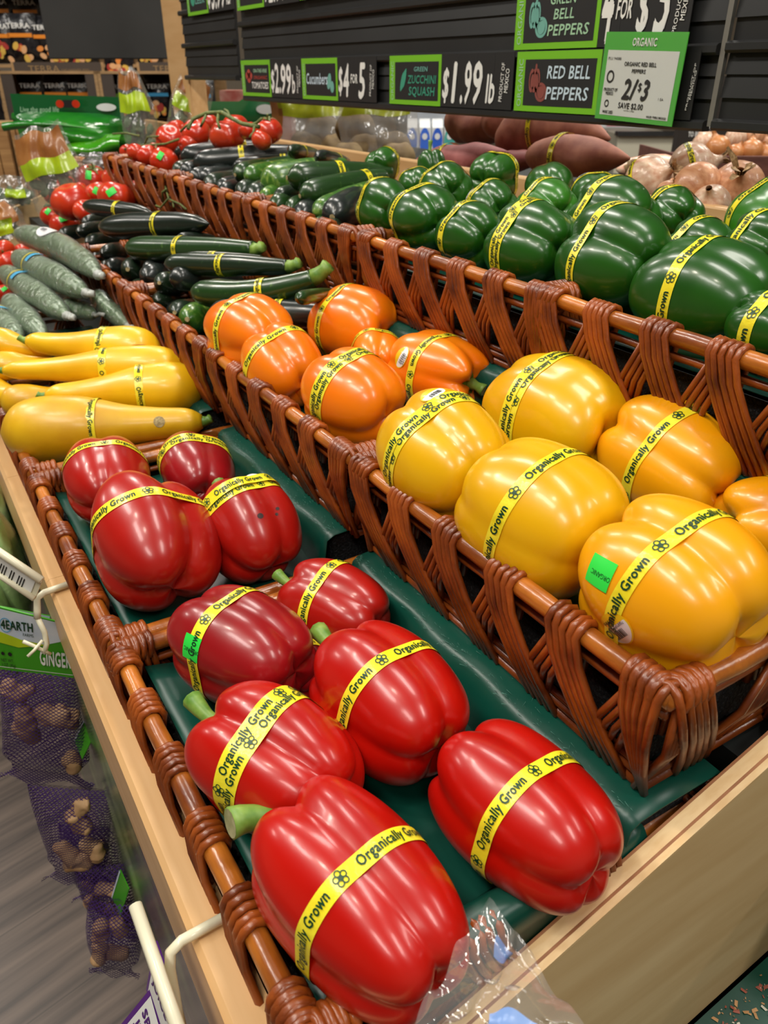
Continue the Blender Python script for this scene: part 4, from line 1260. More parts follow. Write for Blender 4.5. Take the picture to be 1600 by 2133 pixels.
def tomato(px, py, rp, label, zs=None, v=None, u=None, group=None, calyx=True, stick=False, seed=1, squash_=.86):
    d = ray(px, py)
    if zs is not None: w = (CAM_Z - zs) / (rp / FPX * .9 - d[2])
    elif v is not None: w = v / d[0]
    else: w = u / d[1]
    c = CP + d * w; R = rp * w / FPX
    rr = random.Random(seed)
    t = thing('tomato', label, 'tomato', c, (rr.uniform(-.5, .5), rr.uniform(-.5, .5), rr.uniform(0, 6)), group)
    th = np.linspace(0, 2 * math.pi, 40, endpoint=False)[None, :]; ph = np.linspace(0.001, math.pi - .001, 26)[:, None]
    k = 5 + seed % 3
    rho = np.sin(ph) * (1 + .03 * np.cos(k * th + seed) * np.sin(ph) ** 2 * (np.cos(ph) > -2)) * R * (1 + .03 * math.sin(seed))
    z = -np.cos(ph) * R * squash_
    dip = np.exp(-(np.sin(ph) / .35) ** 2) * (np.cos(ph) < 0)
    z = z - dip * R * .18
    P = np.stack([rho * np.cos(th), rho * np.sin(th), np.broadcast_to(z, rho.shape)], -1)
    MB().grid(P, wrap=True).build('flesh', M['tom'], t, True)
    if calyx:
        m = MB(); zt = R * squash_ * .84
        for i in range(5):
            a = i * 1.257 + rr.uniform(-.2, .2); l = R * rr.uniform(.5, .75); wd_ = R * .09
            ca, sa = math.cos(a), math.sin(a)
            def q(f, s_, h): return (ca * l * f - sa * s_, sa * l * f + ca * s_, zt + h)
            m.add([q(.0, wd_, 0), q(.0, -wd_, 0), q(.5, -wd_, R * .12), q(.5, wd_, R * .12), q(1, 0, R * .02)], [(0, 1, 2, 3), (3, 2, 4)])
        m.tube([(0, 0, zt), (0, 0, zt + R * .18), (R * .08, 0, zt + R * .38)], R * .07, 6)
        m.build('calyx', M['vine'], t)
    if stick:
        tc = CP - c; tc /= np.linalg.norm(tc); tc = tc + np.array([rr.uniform(-.3, .3), rr.uniform(-.2, .3), .35]); tc /= np.linalg.norm(tc)
        X = np.cross(tc, [0, 0, 1.]); X /= np.linalg.norm(X); Yv = np.cross(tc, X)
        a = rr.uniform(0, 1.5); X, Yv = X * math.cos(a) + Yv * math.sin(a), Yv * math.cos(a) - X * math.sin(a)
        g = np.zeros((5, 5, 3))
        for i in range(5):
            for j in range(5):
                p = tc + X * (i - 2) * .13 + Yv * (j - 2) * .09
                g[i, j] = p / np.linalg.norm(p) * R * 1.045
        mm = t.rotation_euler.to_matrix().inverted()
        g = np.array([[tuple(mm @ Vector(g[i, j])) for j in range(5)] for i in range(5)])
        MB().grid(g).build('green_sticker', M['fluor'], t, True)
    return t


GT = 'tomatoes in the far middle row basket'
for i, (px, py, rp, v, st, lab) in enumerate((
    (150, 420, 37, .43, 0, 'biggest red tomato at the left of the middle basket, two light glints on it'),
    (192, 374, 29, .52, 1, 'tomato with a green sticker on its top left, second row of the heap'),
    (246, 372, 29, .56, 1, 'tomato with a green sticker, leaning against the upper wicker'),
    (203, 404, 24, .50, 1, 'tomato with a green sticker right of the biggest one'),
    (243, 412, 33, .50, 1, 'wide tomato with a green sticker in the middle of the heap'),
    (282, 405, 27, .56, 0, 'tomato at the right of the heap below the top wicker'),
    (136, 468, 27, .42, 1, 'tomato with a green sticker low behind the basket rim'),
    (110, 450, 22, .40, 1, 'tomato with green stickers at the far left corner of the basket'),
    (112, 408, 18, .44, 1, 'small tomato at the left of the biggest one, green sticker on its edge'),
    (138, 383, 17, .50, 0, 'small tomato at the back left of the heap'),
    (180, 440, 23, .44, 0, 'tomato under the dark cucumber with the curled stem'),
    (302, 438, 17, .58, 0, 'small tomato beside the band of the dark cucumber'),
    (165, 400, 18, .47, 0, 'tomato wedged between the biggest one and the stickered ones'),
)):
    tomato(px, py, rp * 1.14, lab, v=v, group=GT, calyx=i in (1, 6, 7, 9), stick=bool(st), seed=i + 3)
GT2 = 'vine tomatoes in the far top row basket'
for i, (px, py, rp, v, st, lab) in enumerate((
    (356, 290, 29, .66, 0, 'vine tomato at the left end of the top heap'),
    (408, 277, 27, .68, 0, 'vine tomato under the thick arched stem'),
    (472, 283, 32, .70, 0, 'large vine tomato in front under the arched stem'),
    (491, 262, 24, .74, 0, 'highest vine tomato of the top heap'),
    (559, 272, 27, .74, 0, 'tall vine tomato at the right end of the top heap'),
    (545, 292, 20, .68, 0, 'vine tomato low at the right end beside the black zucchini'),
    (436, 257, 19, .76, 0, 'vine tomato at the back of the top heap'),
    (517, 272, 19, .72, 0, 'small vine tomato between the highest and the tall one'),
    (366, 268, 18, .72, 0, 'vine tomato behind the left end one'),
    (286, 318, 19, .60, 0, 'vine tomato at the left rim of the top basket'),
    (308, 323, 21, .60, 0, 'vine tomato at the rim, second from the left'),
    (342, 336, 28, .60, 1, 'vine tomato with a green sticker at the rim'),
    (264, 315, 14, .61, 0, 'small vine tomato at the far corner of the top basket'),
    (325, 312, 16, .63, 0, 'vine tomato behind the one with the green sticker'),
    (395, 300, 20, .66, 0, 'vine tomato above the black zucchini tips'),
)):
    tomato(px, py, rp * 1.1, lab, v=v, group=GT2, calyx=i in (4, 6), stick=bool(st), seed=i + 31)
GT3 = 'tomatoes at the left edge'
for i, (px, py, rp, zs, st, lab) in enumerate((
    (4, 522, 26, .87, 0, 'tomato at the left edge beyond the wrapped cucumbers, upper one'),
    (22, 548, 27, .86, 0, 'tomato at the left edge touching the wrapped cucumbers'),
    (2, 580, 22, .85, 0, 'tomato cut by the left edge, behind the third wrapped cucumber'),
    (12, 612, 22, .84, 1, 'tomato with a green sticker at the left edge'),
    (46, 524, 18, .87, 0, 'tomato between the two uppermost wrapped cucumbers, left'),
    (96, 528, 14, .88, 0, 'tomato showing between the upper wrapped cucumbers, right'),
)):
    tomato(px, py, rp, lab, zs=zs, group=GT3, calyx=i in (1,), stick=bool(st), seed=i + 51)

m = MB()
def vp(*q): return [at_v(x, y, v) for x, y, v in q]
m.tube(vp((392, 268, .63), (402, 248, .65), (430, 236, .67), (462, 234, .68), (482, 246, .67), (505, 258, .68), (540, 264, .70)), .0042, 8)
m.tube(vp((430, 238, .67), (424, 252, .65), (418, 264, .645)), .003, 6)
m.tube(vp((455, 235, .68), (453, 252, .66), (458, 268, .66)), .003, 6)
m.tube(vp((480, 246, .67), (474, 232, .68), (468, 228, .69)), .0028, 6)
m.tube(vp((520, 262, .69), (535, 256, .70), (545, 247, .70)), .003, 6)
m.tube(vp((530, 264, .69), (528, 276, .68), (520, 286, .67)), .0025, 6)
m.tube(vp((400, 256, .65), (388, 262, .64), (376, 274, .63)), .0026, 6)
tag(m.build('tomato_vine', M['vine'], smooth=True), 'thick arched green vine lying on the top heap of tomatoes', 'vine')
m = MB()
m.tube(vp((252, 312, .60), (300, 303, .61), (345, 300, .62), (372, 290, .63)), .0028, 8)
m.tube(vp((300, 303, .61), (308, 285, .62), (330, 284, .62)), .0022, 6)
m.tube(vp((325, 302, .61), (325, 318, .60)), .002, 6)
m.tube(vp((235, 279, .60), (262, 277, .61), (290, 283, .62)), .0024, 6)
tag(m.build('tomato_vine', M['vine'], smooth=True), 'thin dry vine sticking out left over the far corner of the top basket', 'vine')
m = MB()
m.tube(vp((344, 388, .535), (352, 415, .53), (375, 425, .525), (388, 436, .525)), .0022, 6)
m.tube(vp((352, 412, .53), (335, 432, .525), (325, 428, .52)), .0022, 6)
m.tube(vp((340, 420, .53), (338, 400, .53), (347, 394, .53)), .002, 6)
m.tube(vp((360, 420, .53), (362, 432, .525)), .002, 6)
tag(m.build('tomato_vine', M['vine'], smooth=True), 'loose bit of vine caught on the wicker below the dark cucumbers of the top row', 'vine')

# ------------------------------------------------------------------ price rail with chalk-style cards
RX = .90; RZ = 1.2125; PITCHZ = .082
def yv(px, py, v=RX - .004): return at_v(px, py, v)[1]


def rail(y0, y1, z0, rows, label, name='price_rail', dy=0):
    t = thing(name, label, 'price rail', (RX, y1, z0), FACE_LEFT, 'black slatted price rails')
    L = y1 - y0
    m = MB().box((0, 0, -.012), (L, rows * PITCHZ, -.006)); m.build('back_panel', M['black'], t)
    for k in range(rows + 1):
        z = k * PITCHZ
        m = MB(); m.prism([(z - .006, -.008), (z - .006, .004), (z - .003, .0065), (z + .004, .0065), (z + .0065, .003), (z + .007, -.006)], 0, L, 'x')
        m.v = [(a, b_, c_) for a, b_, c_ in m.v]
        m.build('card_channel', M['black'], t)
        if k < rows:
            m = MB()
            for f in (.36, .66):
                m.prism([(z + PITCHZ * f, -.006), (z + PITCHZ * f, -.002), (z + PITCHZ * (f + .27), -.005), (z + PITCHZ * (f + .27), -.006)], 0, L, 'x')
            m.build('slat', M['black'], t)
    return t


yA0, yA1 = yv(1470, 238), yv(507, 190)
rail(yA0, yA1, RZ, 4, 'long black slatted price rail carrying the pepper, zucchini and cucumber cards')
rail(.05, yA0 - .012, RZ + .002, 4, 'empty black price rail at the right, past the red bell pepper cards')
rail(yv(500, 185) + .02, yv(398, 165) + .05, 1.258, 3, 'black price rail at the far end next to the wooden post')
# bright hanger slot between the two right hand rails
m = MB(); m.box((RX - .002, yA0 - .010, RZ), (RX + .004, yA0 - .003, RZ + .38))
tag(m.build('rail_hanger', mat('steel', S('b5b5b0'), .3, metal=.8)), 'thin steel hanger strip between the two right hand price rails', 'hanger')
# posts which carry the rails
pl = at_v(350, 0, RX + .03); pr = at_v(392, 0, RX + .03)
m = MB().box((RX + .005, pr[1], .95), (RX + .06, pl[1] - .0, 3.59))
tag(bevel(m.build('wooden_post', M['maple']), .004), 'square pale wooden post between the chip shelves and the price rails', 'post')


def card(yl, yr, zb, h, name, label, cat='price card', mats=None, group=None, off=.0075):
    """a card standing in the rail; local x to the reader's right, y up"""
    t = thing(name, label, cat, (RX - off, yl, zb), FACE_LEFT, group)
    return t, yl - yr, h


def sign(pxl, pxr, pym, row, h, label, lines, art, colour, rotlabel=True):
    yl, yr = yv(pxl, pym), yv(pxr, pym)
    t, W, H = card(yl, yr, RZ + .006 + row * PITCHZ, h, 'produce_sign', label, 'sign', group='green framed produce signs')
    MB().box((0, 0, -.0012), (W, H, 0)).build('frame', M['lime'], t)
    m = MB(); x0, x1, y0, y1 = W * .115, W * .955, H * .10, H * .87
    rect2d(m, x0, y0, x1, y1, .0003); m.build('black_field', M['black2'], t)
    if rotlabel:
        m = MB(); text2d(m, 'ORGANIC', W * .09, H * .08, W * .055, H * .8, z=.0005, rot=math.pi / 2); m.build('side_lettering', M['palegreen'], t)
    for (s, fx, fy, fh, fw, col) in lines:
        m = MB(); text2d(m, s, W * fx, H * fy, H * fh, W * fw, bold=.02, shear=.12, z=.0007); m.build('lettering', M[col], t)
    m = MB(); art(m, W, H)
    if m.v: m.build('chalk_drawing', M[colour], t)
    return t


def blob(m, cx, cy, rx, ry, z=.0006, n=20, rot=0., k=0, a=0):
    c_, s_ = math.cos(rot), math.sin(rot); v = []
    for i in range(n):
        t = 2 * math.pi * i / n; r = 1 + a * math.cos(k * t)
        x, y = rx * r * math.cos(t), ry * r * math.sin(t)
        v.append((cx + x * c_ - y * s_, cy + x * s_ + y * c_, z))
    m.add(v, [tuple(range(n))])


def ring2(m, cx, cy, rx, ry, w, z=.0009, n=20, rot=0.):
    c_, s_ = math.cos(rot), math.sin(rot); v = []
    for q in (1, 1 - w):
        for i in range(n):
            t = 2 * math.pi * i / n; x, y = rx * q * math.cos(t), ry * q * math.sin(t)
            v.append((cx + x * c_ - y * s_, cy + x * s_ + y * c_, z))
    m.add(v, [(i, (i + 1) % n, n + (i + 1) % n, n + i) for i in range(n)])


def art_pepper(m, W, H):
    for dx in (-.035, 0, .035): ring2(m, W * (.25 + dx), H * .52, W * .035, H * .20, .35)
    blob(m, W * .25, H * .50, W * .05, H * .17, .0006)
    ring2(m, W * .34, H * .33, W * .075, H * .16, .3, rot=-.5); blob(m, W * .34, H * .33, W * .045, H * .11, .0006, rot=-.5)
    blob(m, W * .26, H * .74, W * .012, H * .06)


def art_zuc(m, W, H):
    for i in range(4): blob(m, W * (.26 + .02 * i), H * (.46 + .03 * i), W * .022, H * .20, .0006 + .0001 * i, rot=-.30)


def art_tom(m, W, H):
    for dx, dy in ((0, .1), (.0, -.08), (.06, .02), (-.06, .02)): blob(m, W * (.27 + dx), H * (.55 + dy), W * .06, H * .10)


def art_cuc(m, W, H):
    blob(m, W * .78, H * .45, W * .05, H * .20, rot=-.35); blob(m, W * .86, H * .32, W * .05, H * .14, .0008)


def art_beet(m, W, H):
    blob(m, W * .30, H * .45, W * .10, H * .20); blob(m, W * .30, H * .70, W * .02, H * .12)


sg = .0795
sign(1078, 1252, 170, 0, sg, 'lime framed sign reading RED BELL PEPPERS with a red chalk pepper', [('RED BELL', .40, .56, .20, .50, 'ice'), ('PEPPERS', .40, .22, .20, .50, 'ice')], art_pepper, 'pinkchalk')
sign(1078, 1252, 50, 1, sg * 1.04, 'lime framed sign reading GREEN BELL PEPPERS, above the red one', [('GREEN', .43, .66, .14, .30, 'palegreen'), ('BELL', .48, .44, .15, .24, 'palegreen'), ('PEPPERS', .42, .20, .16, .48, 'palegreen')], art_pepper, 'teal2')
sign(815, 922, 165, 0, sg, 'lime framed sign reading GREEN ZUCCHINI SQUASH', [('GREEN', .50, .68, .09, .26, 'teal2'), ('ZUCCHINI', .38, .44, .16, .54, 'teal'), ('SQUASH', .40, .20, .17, .50, 'teal')], art_zuc, 'teal')
sign(632, 706, 160, 0, sg, 'lime framed sign reading Cucumbers in pale lettering', [('Cucumbers', .14, .38, .26, .60, 'ice')], art_cuc, 'teal2')
sign(506, 566, 155, 0, sg, 'lime framed sign reading ON-THE-VINE TOMATOES', [('ON-THE-VINE', .44, .66, .10, .46, 'palegreen'), ('ORGANIC', .44, .48, .09, .46, 'redchalk'), ('TOMATOES', .36, .22, .18, .56, 'white')], art_tom, 'redchalk')
nodraw = lambda m, W, H: None
sign(393, 436, 15, 2.35, sg * 1.05, 'lime framed sign with teal lettering at the far left of the upper row', [('GREEN', .42, .58, .16, .46, 'teal2'), ('LEEK', .42, .30, .18, .46, 'teal2')], art_beet, 'teal')
sign(497, 553, 15, 2.28, sg * 1.05, 'lime framed sign with red chalk lettering in the upper row, second from the left', [('BEEFSTEAK', .38, .58, .14, .52, 'redchalk'), ('TOMATO', .38, .30, .18, .52, 'redchalk')], art_beet, 'redchalk')
sign(628, 708, 10, 2.3, sg * 1.05, 'lime framed sign with teal chalk lettering in the upper row, third from the left', [('PICKLES', .35, .30, .22, .55, 'teal2')], art_zuc, 'teal')
sign(812, 900, 5, 2.33, sg * 1.05, 'lime framed sign of which only the lowest strip shows, right of the other upper ones', [], nodraw, 'teal')


def price(pxl, pxr, pym, row, h, label, items, seg=4, product=True, prodscale=1.):
    yl, yr = yv(pxl, pym), yv(pxr, pym)
    t, W, H = card(yl, yr, RZ + .006 + row * PITCHZ, h, 'price_card', label, 'price card', group='black chalk price cards')
    MB().box((0, 0, -.0014), (W, H, -.0003)).build('card', M['black2'], t)
    for k in range(1, seg): rect2d(MB(), W * k / seg, 0, W * k / seg + .0006, H, .0001).build('fold_line', M['cardgrad'], t)
    for (s, fx, fy, fh, fw) in items:
        m = MB(); text2d(m, s, W * fx, H * fy, H * fh, W * fw, bold=.03, shear=.14, z=.0006); m.build('lettering', M['white'], t)
    if product:
        m = MB(); text2d(m, 'PRODUCT OF', W * .875, H * .14, W * .038 * prodscale, H * .68, bold=.01, z=.0006, rot=1.50); text2d(m, 'MEXICO', W * .945, H * .30, W * .045 * prodscale, H * .42, bold=.01, z=.0006, rot=1.50)
        m.build('small_lettering', M['white'], t)
    return t


price(922, 1072, 165, 0, sg, 'black price card reading $ 1.99 lb for the zucchini', [('$', .03, .18, .55, .10), ('1', .17, .10, .74, .08), ('.9', .30, .10, .74, .16), ('9', .48, .10, .74, .13), ('lb', .66, .12, .50, .12)])
price(706, 787, 160, 0, sg, 'black price card reading $4 for 5 beside the cucumber sign', [('$', .03, .22, .55, .12), ('4', .16, .12, .72, .16), ('FOR', .36, .42, .20, .18), ('5', .56, .10, .76, .18)])
price(566, 632, 158, 0, sg, 'black price card reading $ 2.99 lb beside the tomato sign', [('$', .02, .22, .5, .12), ('2.', .14, .14, .74, .20), ('9', .35, .12, .74, .16), ('9', .52, .12, .74, .16), ('b', .69, .14, .46, .10)])
price(1252, 1442, 40, 1, sg * 1.05, 'large black price card reading 4 FOR $5 above the promotion tag', [('4', .03, .08, 1.1, .14), ('FOR', .20, .38, .26, .18), ('$', .44, .20, .62, .13), ('5', .63, .14, .95, .16)])
price(1380, 1456, 160, 0, sg * .95, 'black card with PRODUCT OF MEXICO sticking out right of the promotion tag', [], 2, True, 1.)
price(436, 492, 15, 2.35, sg * 1.05, 'black price card reading 5.99 lb in the upper row, far left', [('$', .02, .22, .6, .12), ('5.', .16, .1, .8, .2), ('9', .38, .1, .8, .15), ('9', .54, .1, .8, .15), ('lb', .72, .15, .4, .14)])
price(553, 626, 15, 2.28, sg * 1.05, 'black price card reading 2.99 lb in the upper row, second from the left', [('$', .02, .22, .6, .12), ('2.', .16, .1, .8, .2), ('9', .38, .1, .8, .15), ('9', .54, .1, .8, .15), ('b', .72, .15, .4, .1)])
price(708, 795, 10, 2.3, sg * 1.05, 'black price card in the upper row, third from the left', [('$', .02, .22, .6, .12), ('3', .24, .1, .8, .18), ('5', .56, .1, .8, .18)])

# promotion tag in front
yl, yr = yv(1249, 160, RX - .02), yv(1416, 160, RX - .02)
t = thing('promotion_tag', 'glossy green edged promotion tag reading ORGANIC 2/$3 SAVE $2.00', 'price tag', (RX - .02, yl, RZ + .003), FACE_LEFT @ Matrix.Rotation(math.radians(-2), 3, 'Z'))
W, H = yl - yr, .102
MB().box((0, 0, -.001), (W, H, 0)).build('card', M['promo'], t)
m = MB(); rect2d(m, W * .06, H * .055, W * .94, H * .80, .0004); o = m.build('paper_insert', M['paper'], t)
m = MB(); text2d(m, 'ORGANIC', W * .36, H * .85, H * .085, W * .3, bold=.03, z=.0006); m.build('white_lettering', M['white'], t)
m = MB()
for (s, fx, fy, fh, fw, b_) in (('PLU 94088', .08, .69, .032, .17, 0), ('ORGANIC RED BELL', .30, .63, .045, .40, .02), ('PEPPERS', .41, .555, .042, .17, .02), ('PRODUCT OF', .08, .335, .036, .18, .01), ('MEXICO', .11, .29, .036, .1, .01),
                            ('SAVE $2.00', .30, .15, .065, .32, .03), ('WAS 2/$5', .10, .075, .035, .14, .02), ('WITH CARD', .38, .115, .018, .14, 0), ('1 EA', .79, .27, .03, .06, 0), ('VALID THRU 08/23/22', .68, .07, .024, .24, .01)):
    text2d(m, s, W * fx, H * fy, H * fh, W * fw, bold=b_, z=.0008)
text2d(m, '2/', W * .32, H * .26, H * .22, W * .20, bold=.045, shear=.2, z=.0008)
text2d(m, '$', W * .52, H * .36, H * .09, W * .045, bold=.03, z=.0008)
text2d(m, '3', W * .565, H * .26, H * .22, W * .10, bold=.045, shear=.2, z=.0008)
ring2(m, W * .14, H * .50, W * .05, H * .075, .35, .0008); ring2(m, W * .14, H * .19, W * .03, H * .045, .4, .0008)
m.build('lettering', M['ink'], t)
m = MB(); rect2d(m, 0, 0, W, H, .0016); m.build('clear_sleeve', film('crinkled_sleeve', (1, 1, 1), clear=.95, rough=.12, bump=.25, bscale=120, frost=.02, bdist=.001), t)
# ------------------------------------------------------------------ far side of the island: potatoes, sweet potatoes, onions
M['swp'] = mat('sweet_potato_skin', S('96594a'), .6, S('bd7d64'), 30, (1, 1, 1), 5, .35, .7, bump=.3, bscale=60)
M['swp2'] = mat('reddish_sweet_potato_skin', S('8a4a48'), .55, S('a86462'), 30, (1, 1, 1), 5, .35, .7, bump=.25, bscale=60)
M['pot'] = mat('potato_skin', S('77603f'), .65, S('9a8258'), 25, (1, 1, 1), 4, bump=.2, bscale=70)
M['onion'] = mat('onion_skin', S('b0714a'), .4, S('d8a37a'), 10, (14, 14, .4), 5, .3, .7, coat=.25, bump=.1, bscale=30, bstretch=(14, 14, .5))
M['onion2'] = mat('pale_onion_skin', S('c08a6b'), .4, S('e6cdb2'), 9, (14, 14, .4), 5, .3, .7, coat=.3, bump=.1, bscale=30, bstretch=(14, 14, .5))
M['onion3'] = mat('golden_onion_skin', S('b9743f'), .35, S('d6935a'), 7, (8, 8, .5), 4, .3, .7, coat=.35)
M['dry'] = mat('papery_onion_neck', S('8a6a44'), .7, S('c2a276'), 60, (6, 6, 1), 4)
SPP = [(0, .05), (.04, .4), (.12, .72), (.28, .96), (.45, 1), (.65, .88), (.82, .58), (.94, .28), (1, .06)]
GSW = 'sweet potatoes heaped behind the green peppers'


def swp(a, b_, rp, label, v0, v1, skin='swp', band=None, seed=0, mid=None, text=True):
    A, B_ = at_v(*a, v0), at_v(*b_, v1)
    r = rp * depth((A + B_) / 2) / FPX
    return long_veg('sweet_potato', 'sweet potato', label, [A, (A + B_) / 2 if mid is None else at_v(*mid, (v0 + v1) / 2), B_], r, SPP, skin, GSW, band, None, False, seed, 0, 0, text, .05, 34)


swp((1096, 325), (1312, 330), 43, 'pointed sweet potato in front with a yellow band, tip to the right', 1.00, 1.02, 'swp', .40, 1)
swp((1045, 318), (1270, 290), 58, 'big sweet potato behind the pointed one, thin yellow band at its right half', 1.08, 1.10, 'swp', .55, 2, (1130, 272))
swp((935, 250), (1060, 270), 42, 'sweet potato uppermost at the left of the heap', 1.16, 1.14, 'swp', None, 3)
swp((1010, 240), (1095, 275), 38, 'sweet potato with a torn orange patch under the price rail', 1.12, 1.14, 'swp', None, 4)
swp((862, 348), (1060, 318), 33, 'reddish sweet potato lying low with a yellow band and a round sticker', .97, .98, 'swp2', .42, 5)
swp((1120, 330), (1010, 345), 22, 'sweet potato wedged low behind the green peppers', 1.02, 1.0, 'swp2', None, 6)

# bags of potatoes
M['bagfilm'] = film('potato_bag_film', (.96, .95, .95), clear=.92, rough=.14, bump=.5, bscale=34, frost=.22, bdist=.006)
M['bagfilm2'] = film('salad_bag_film', (.97, .98, .97), clear=.9, rough=.12, bump=.6, bscale=45, frost=.08, bdist=.006)
M['olive'] = mat('olive_green_print', S('8a9316'), .3, S('a3a81f'), 30, coat=.3)
M['kraft'] = mat('brown_print', S('8a5326'), .35, S('a8713a'), 18, coat=.3)
M['limeprint'] = mat('yellow_green_print', S('b3cf1e'), .3, S('93b31a'), 14, coat=.4)


def bagsheet(c, w, h, dpt, tilt=0., lean=0., seed=0, nx=22, ny=22, pinch=.45, top=1.0):
    """closed crumpled pouch standing upright facing the camera side; returns front grid, back grid in local coordinates (x right, y up, z toward viewer)"""
    rs = np.random.RandomState(seed); a = rs.rand(12) * 6.28
    X = np.linspace(-1, 1, nx); Yy = np.linspace(0, 1, ny)
    out = []
    for sgn in (1, -1):
        P = np.zeros((ny, nx, 3))
        for j, y in enumerate(Yy):
            wd_ = w / 2 * (1 - pinch * max(0, (y - .45) / .55) ** 1.3) * (.92 + .08 * min(1, y / .12))
            for i, x in enumerate(X):
                th = (1 - x * x) ** .6 * (1 - max(0, (y - .3) / .7)) ** .8 * dpt / 2
                cr = .05 * dpt * (math.sin(7 * x + 5 * y + a[0]) + math.sin(13 * x - 9 * y + a[1]) + .6 * math.sin(21 * y + 3 * x + a[2])) * (1 - x * x)
                P[j, i] = (x * wd_ + .02 * w * math.sin(9 * y + a[3]), y * h + .03 * h * math.sin(5 * x + a[4]) * y * top, sgn * th + cr)
        out.append(P)
    return out


def bag(name, label, px, py, wpx, hpx, w, dpt, printed, contents=None, seed=0, roll=0., film_='bagfilm', group=None, pinch=.45, cat='bag', top=1.):
    """px, py: bottom middle of the bag in the photo, w: distance along the view"""
    k = w / FPX
    t = thing(name, label, cat, at_w(px, py, w), FACE_CAM @ Matrix.Rotation(roll, 3, 'Z'), group)
    F, B_ = bagsheet(None, wpx * k, hpx * k, dpt, seed=seed, pinch=pinch, top=top)
    m = MB(); m.grid(F); m.grid(B_[:, ::-1]); m.build('clear_film', M[film_], t, True)
    ny, nx = F.shape[:2]
    for (y0, y1, x0, x1, mm, nm) in printed:
        a, b_ = int(y0 * (ny - 1)), int(y1 * (ny - 1)) + 1; c_, d_ = int(x0 * (nx - 1)), int(x1 * (nx - 1)) + 1
        G = F[a:b_, c_:d_].copy(); G[..., 2] += .0015
        MB().grid(G).build(nm, M[mm], t, True)
    return t, wpx * k, hpx * k


def potato(c, r, label, seed, group):
    A = np.array(c) + np.array([-r * 1.2, r * .4, 0]); B_ = np.array(c) + np.array([r * 1.2, -r * .4, 0])
    return long_veg('potato', 'potato', label, [A, (A + B_) / 2, B_], r, [(0, .1), (.06, .55), (.2, .9), (.5, 1), (.8, .9), (.94, .55), (1, .1)], 'pot', group, None, None, False, seed, 0, 0, False, .03, 22)


bag('potato_bag', 'clear bag of potatoes with an olive green printed top, left one under the price rail', 655, 322, 175, 135, 2.45, .10, [(.55, .98, .10, .95, 'olive', 'green_print'), (.30, .99, .0, .16, 'kraft', 'brown_print')], seed=3, film_='bagfilm', group='potato bags behind the wooden rail', pinch=.05)
bag('potato_bag', 'clear bag of potatoes with an olive green printed top, right one beside the milk cartons', 790, 326, 165, 125, 2.15, .10, [(.62, .98, .05, .95, 'olive', 'green_print')], seed=5, film_='bagfilm', group='potato bags behind the wooden rail', pinch=.08)
GP = 'potatoes in the clear bags'
for i, (px, py, w, r, lab) in enumerate(((640, 305, 2.45, .045, 'potato low inside the left clear bag'), (705, 312, 2.4, .046, 'potato showing at the right inside the left clear bag'), (672, 278, 2.46, .05, 'potato high inside the left clear bag'),
                                 (765, 316, 2.14, .045, 'potato low inside the right clear bag, beside the wooden rail'), (815, 310, 2.14, .045, 'potato at the right inside the right clear bag'), (740, 268, 2.18, .045, 'potato high inside the right clear bag'),
                                 (725, 325, 2.06, .034, 'loose bagged potato just above the wooden rail, left one'), (830, 328, 1.9, .034, 'loose bagged potato just above the wooden rail, right one'))):
    potato(at_w(px, py, w), r, lab, i + 5, GP)

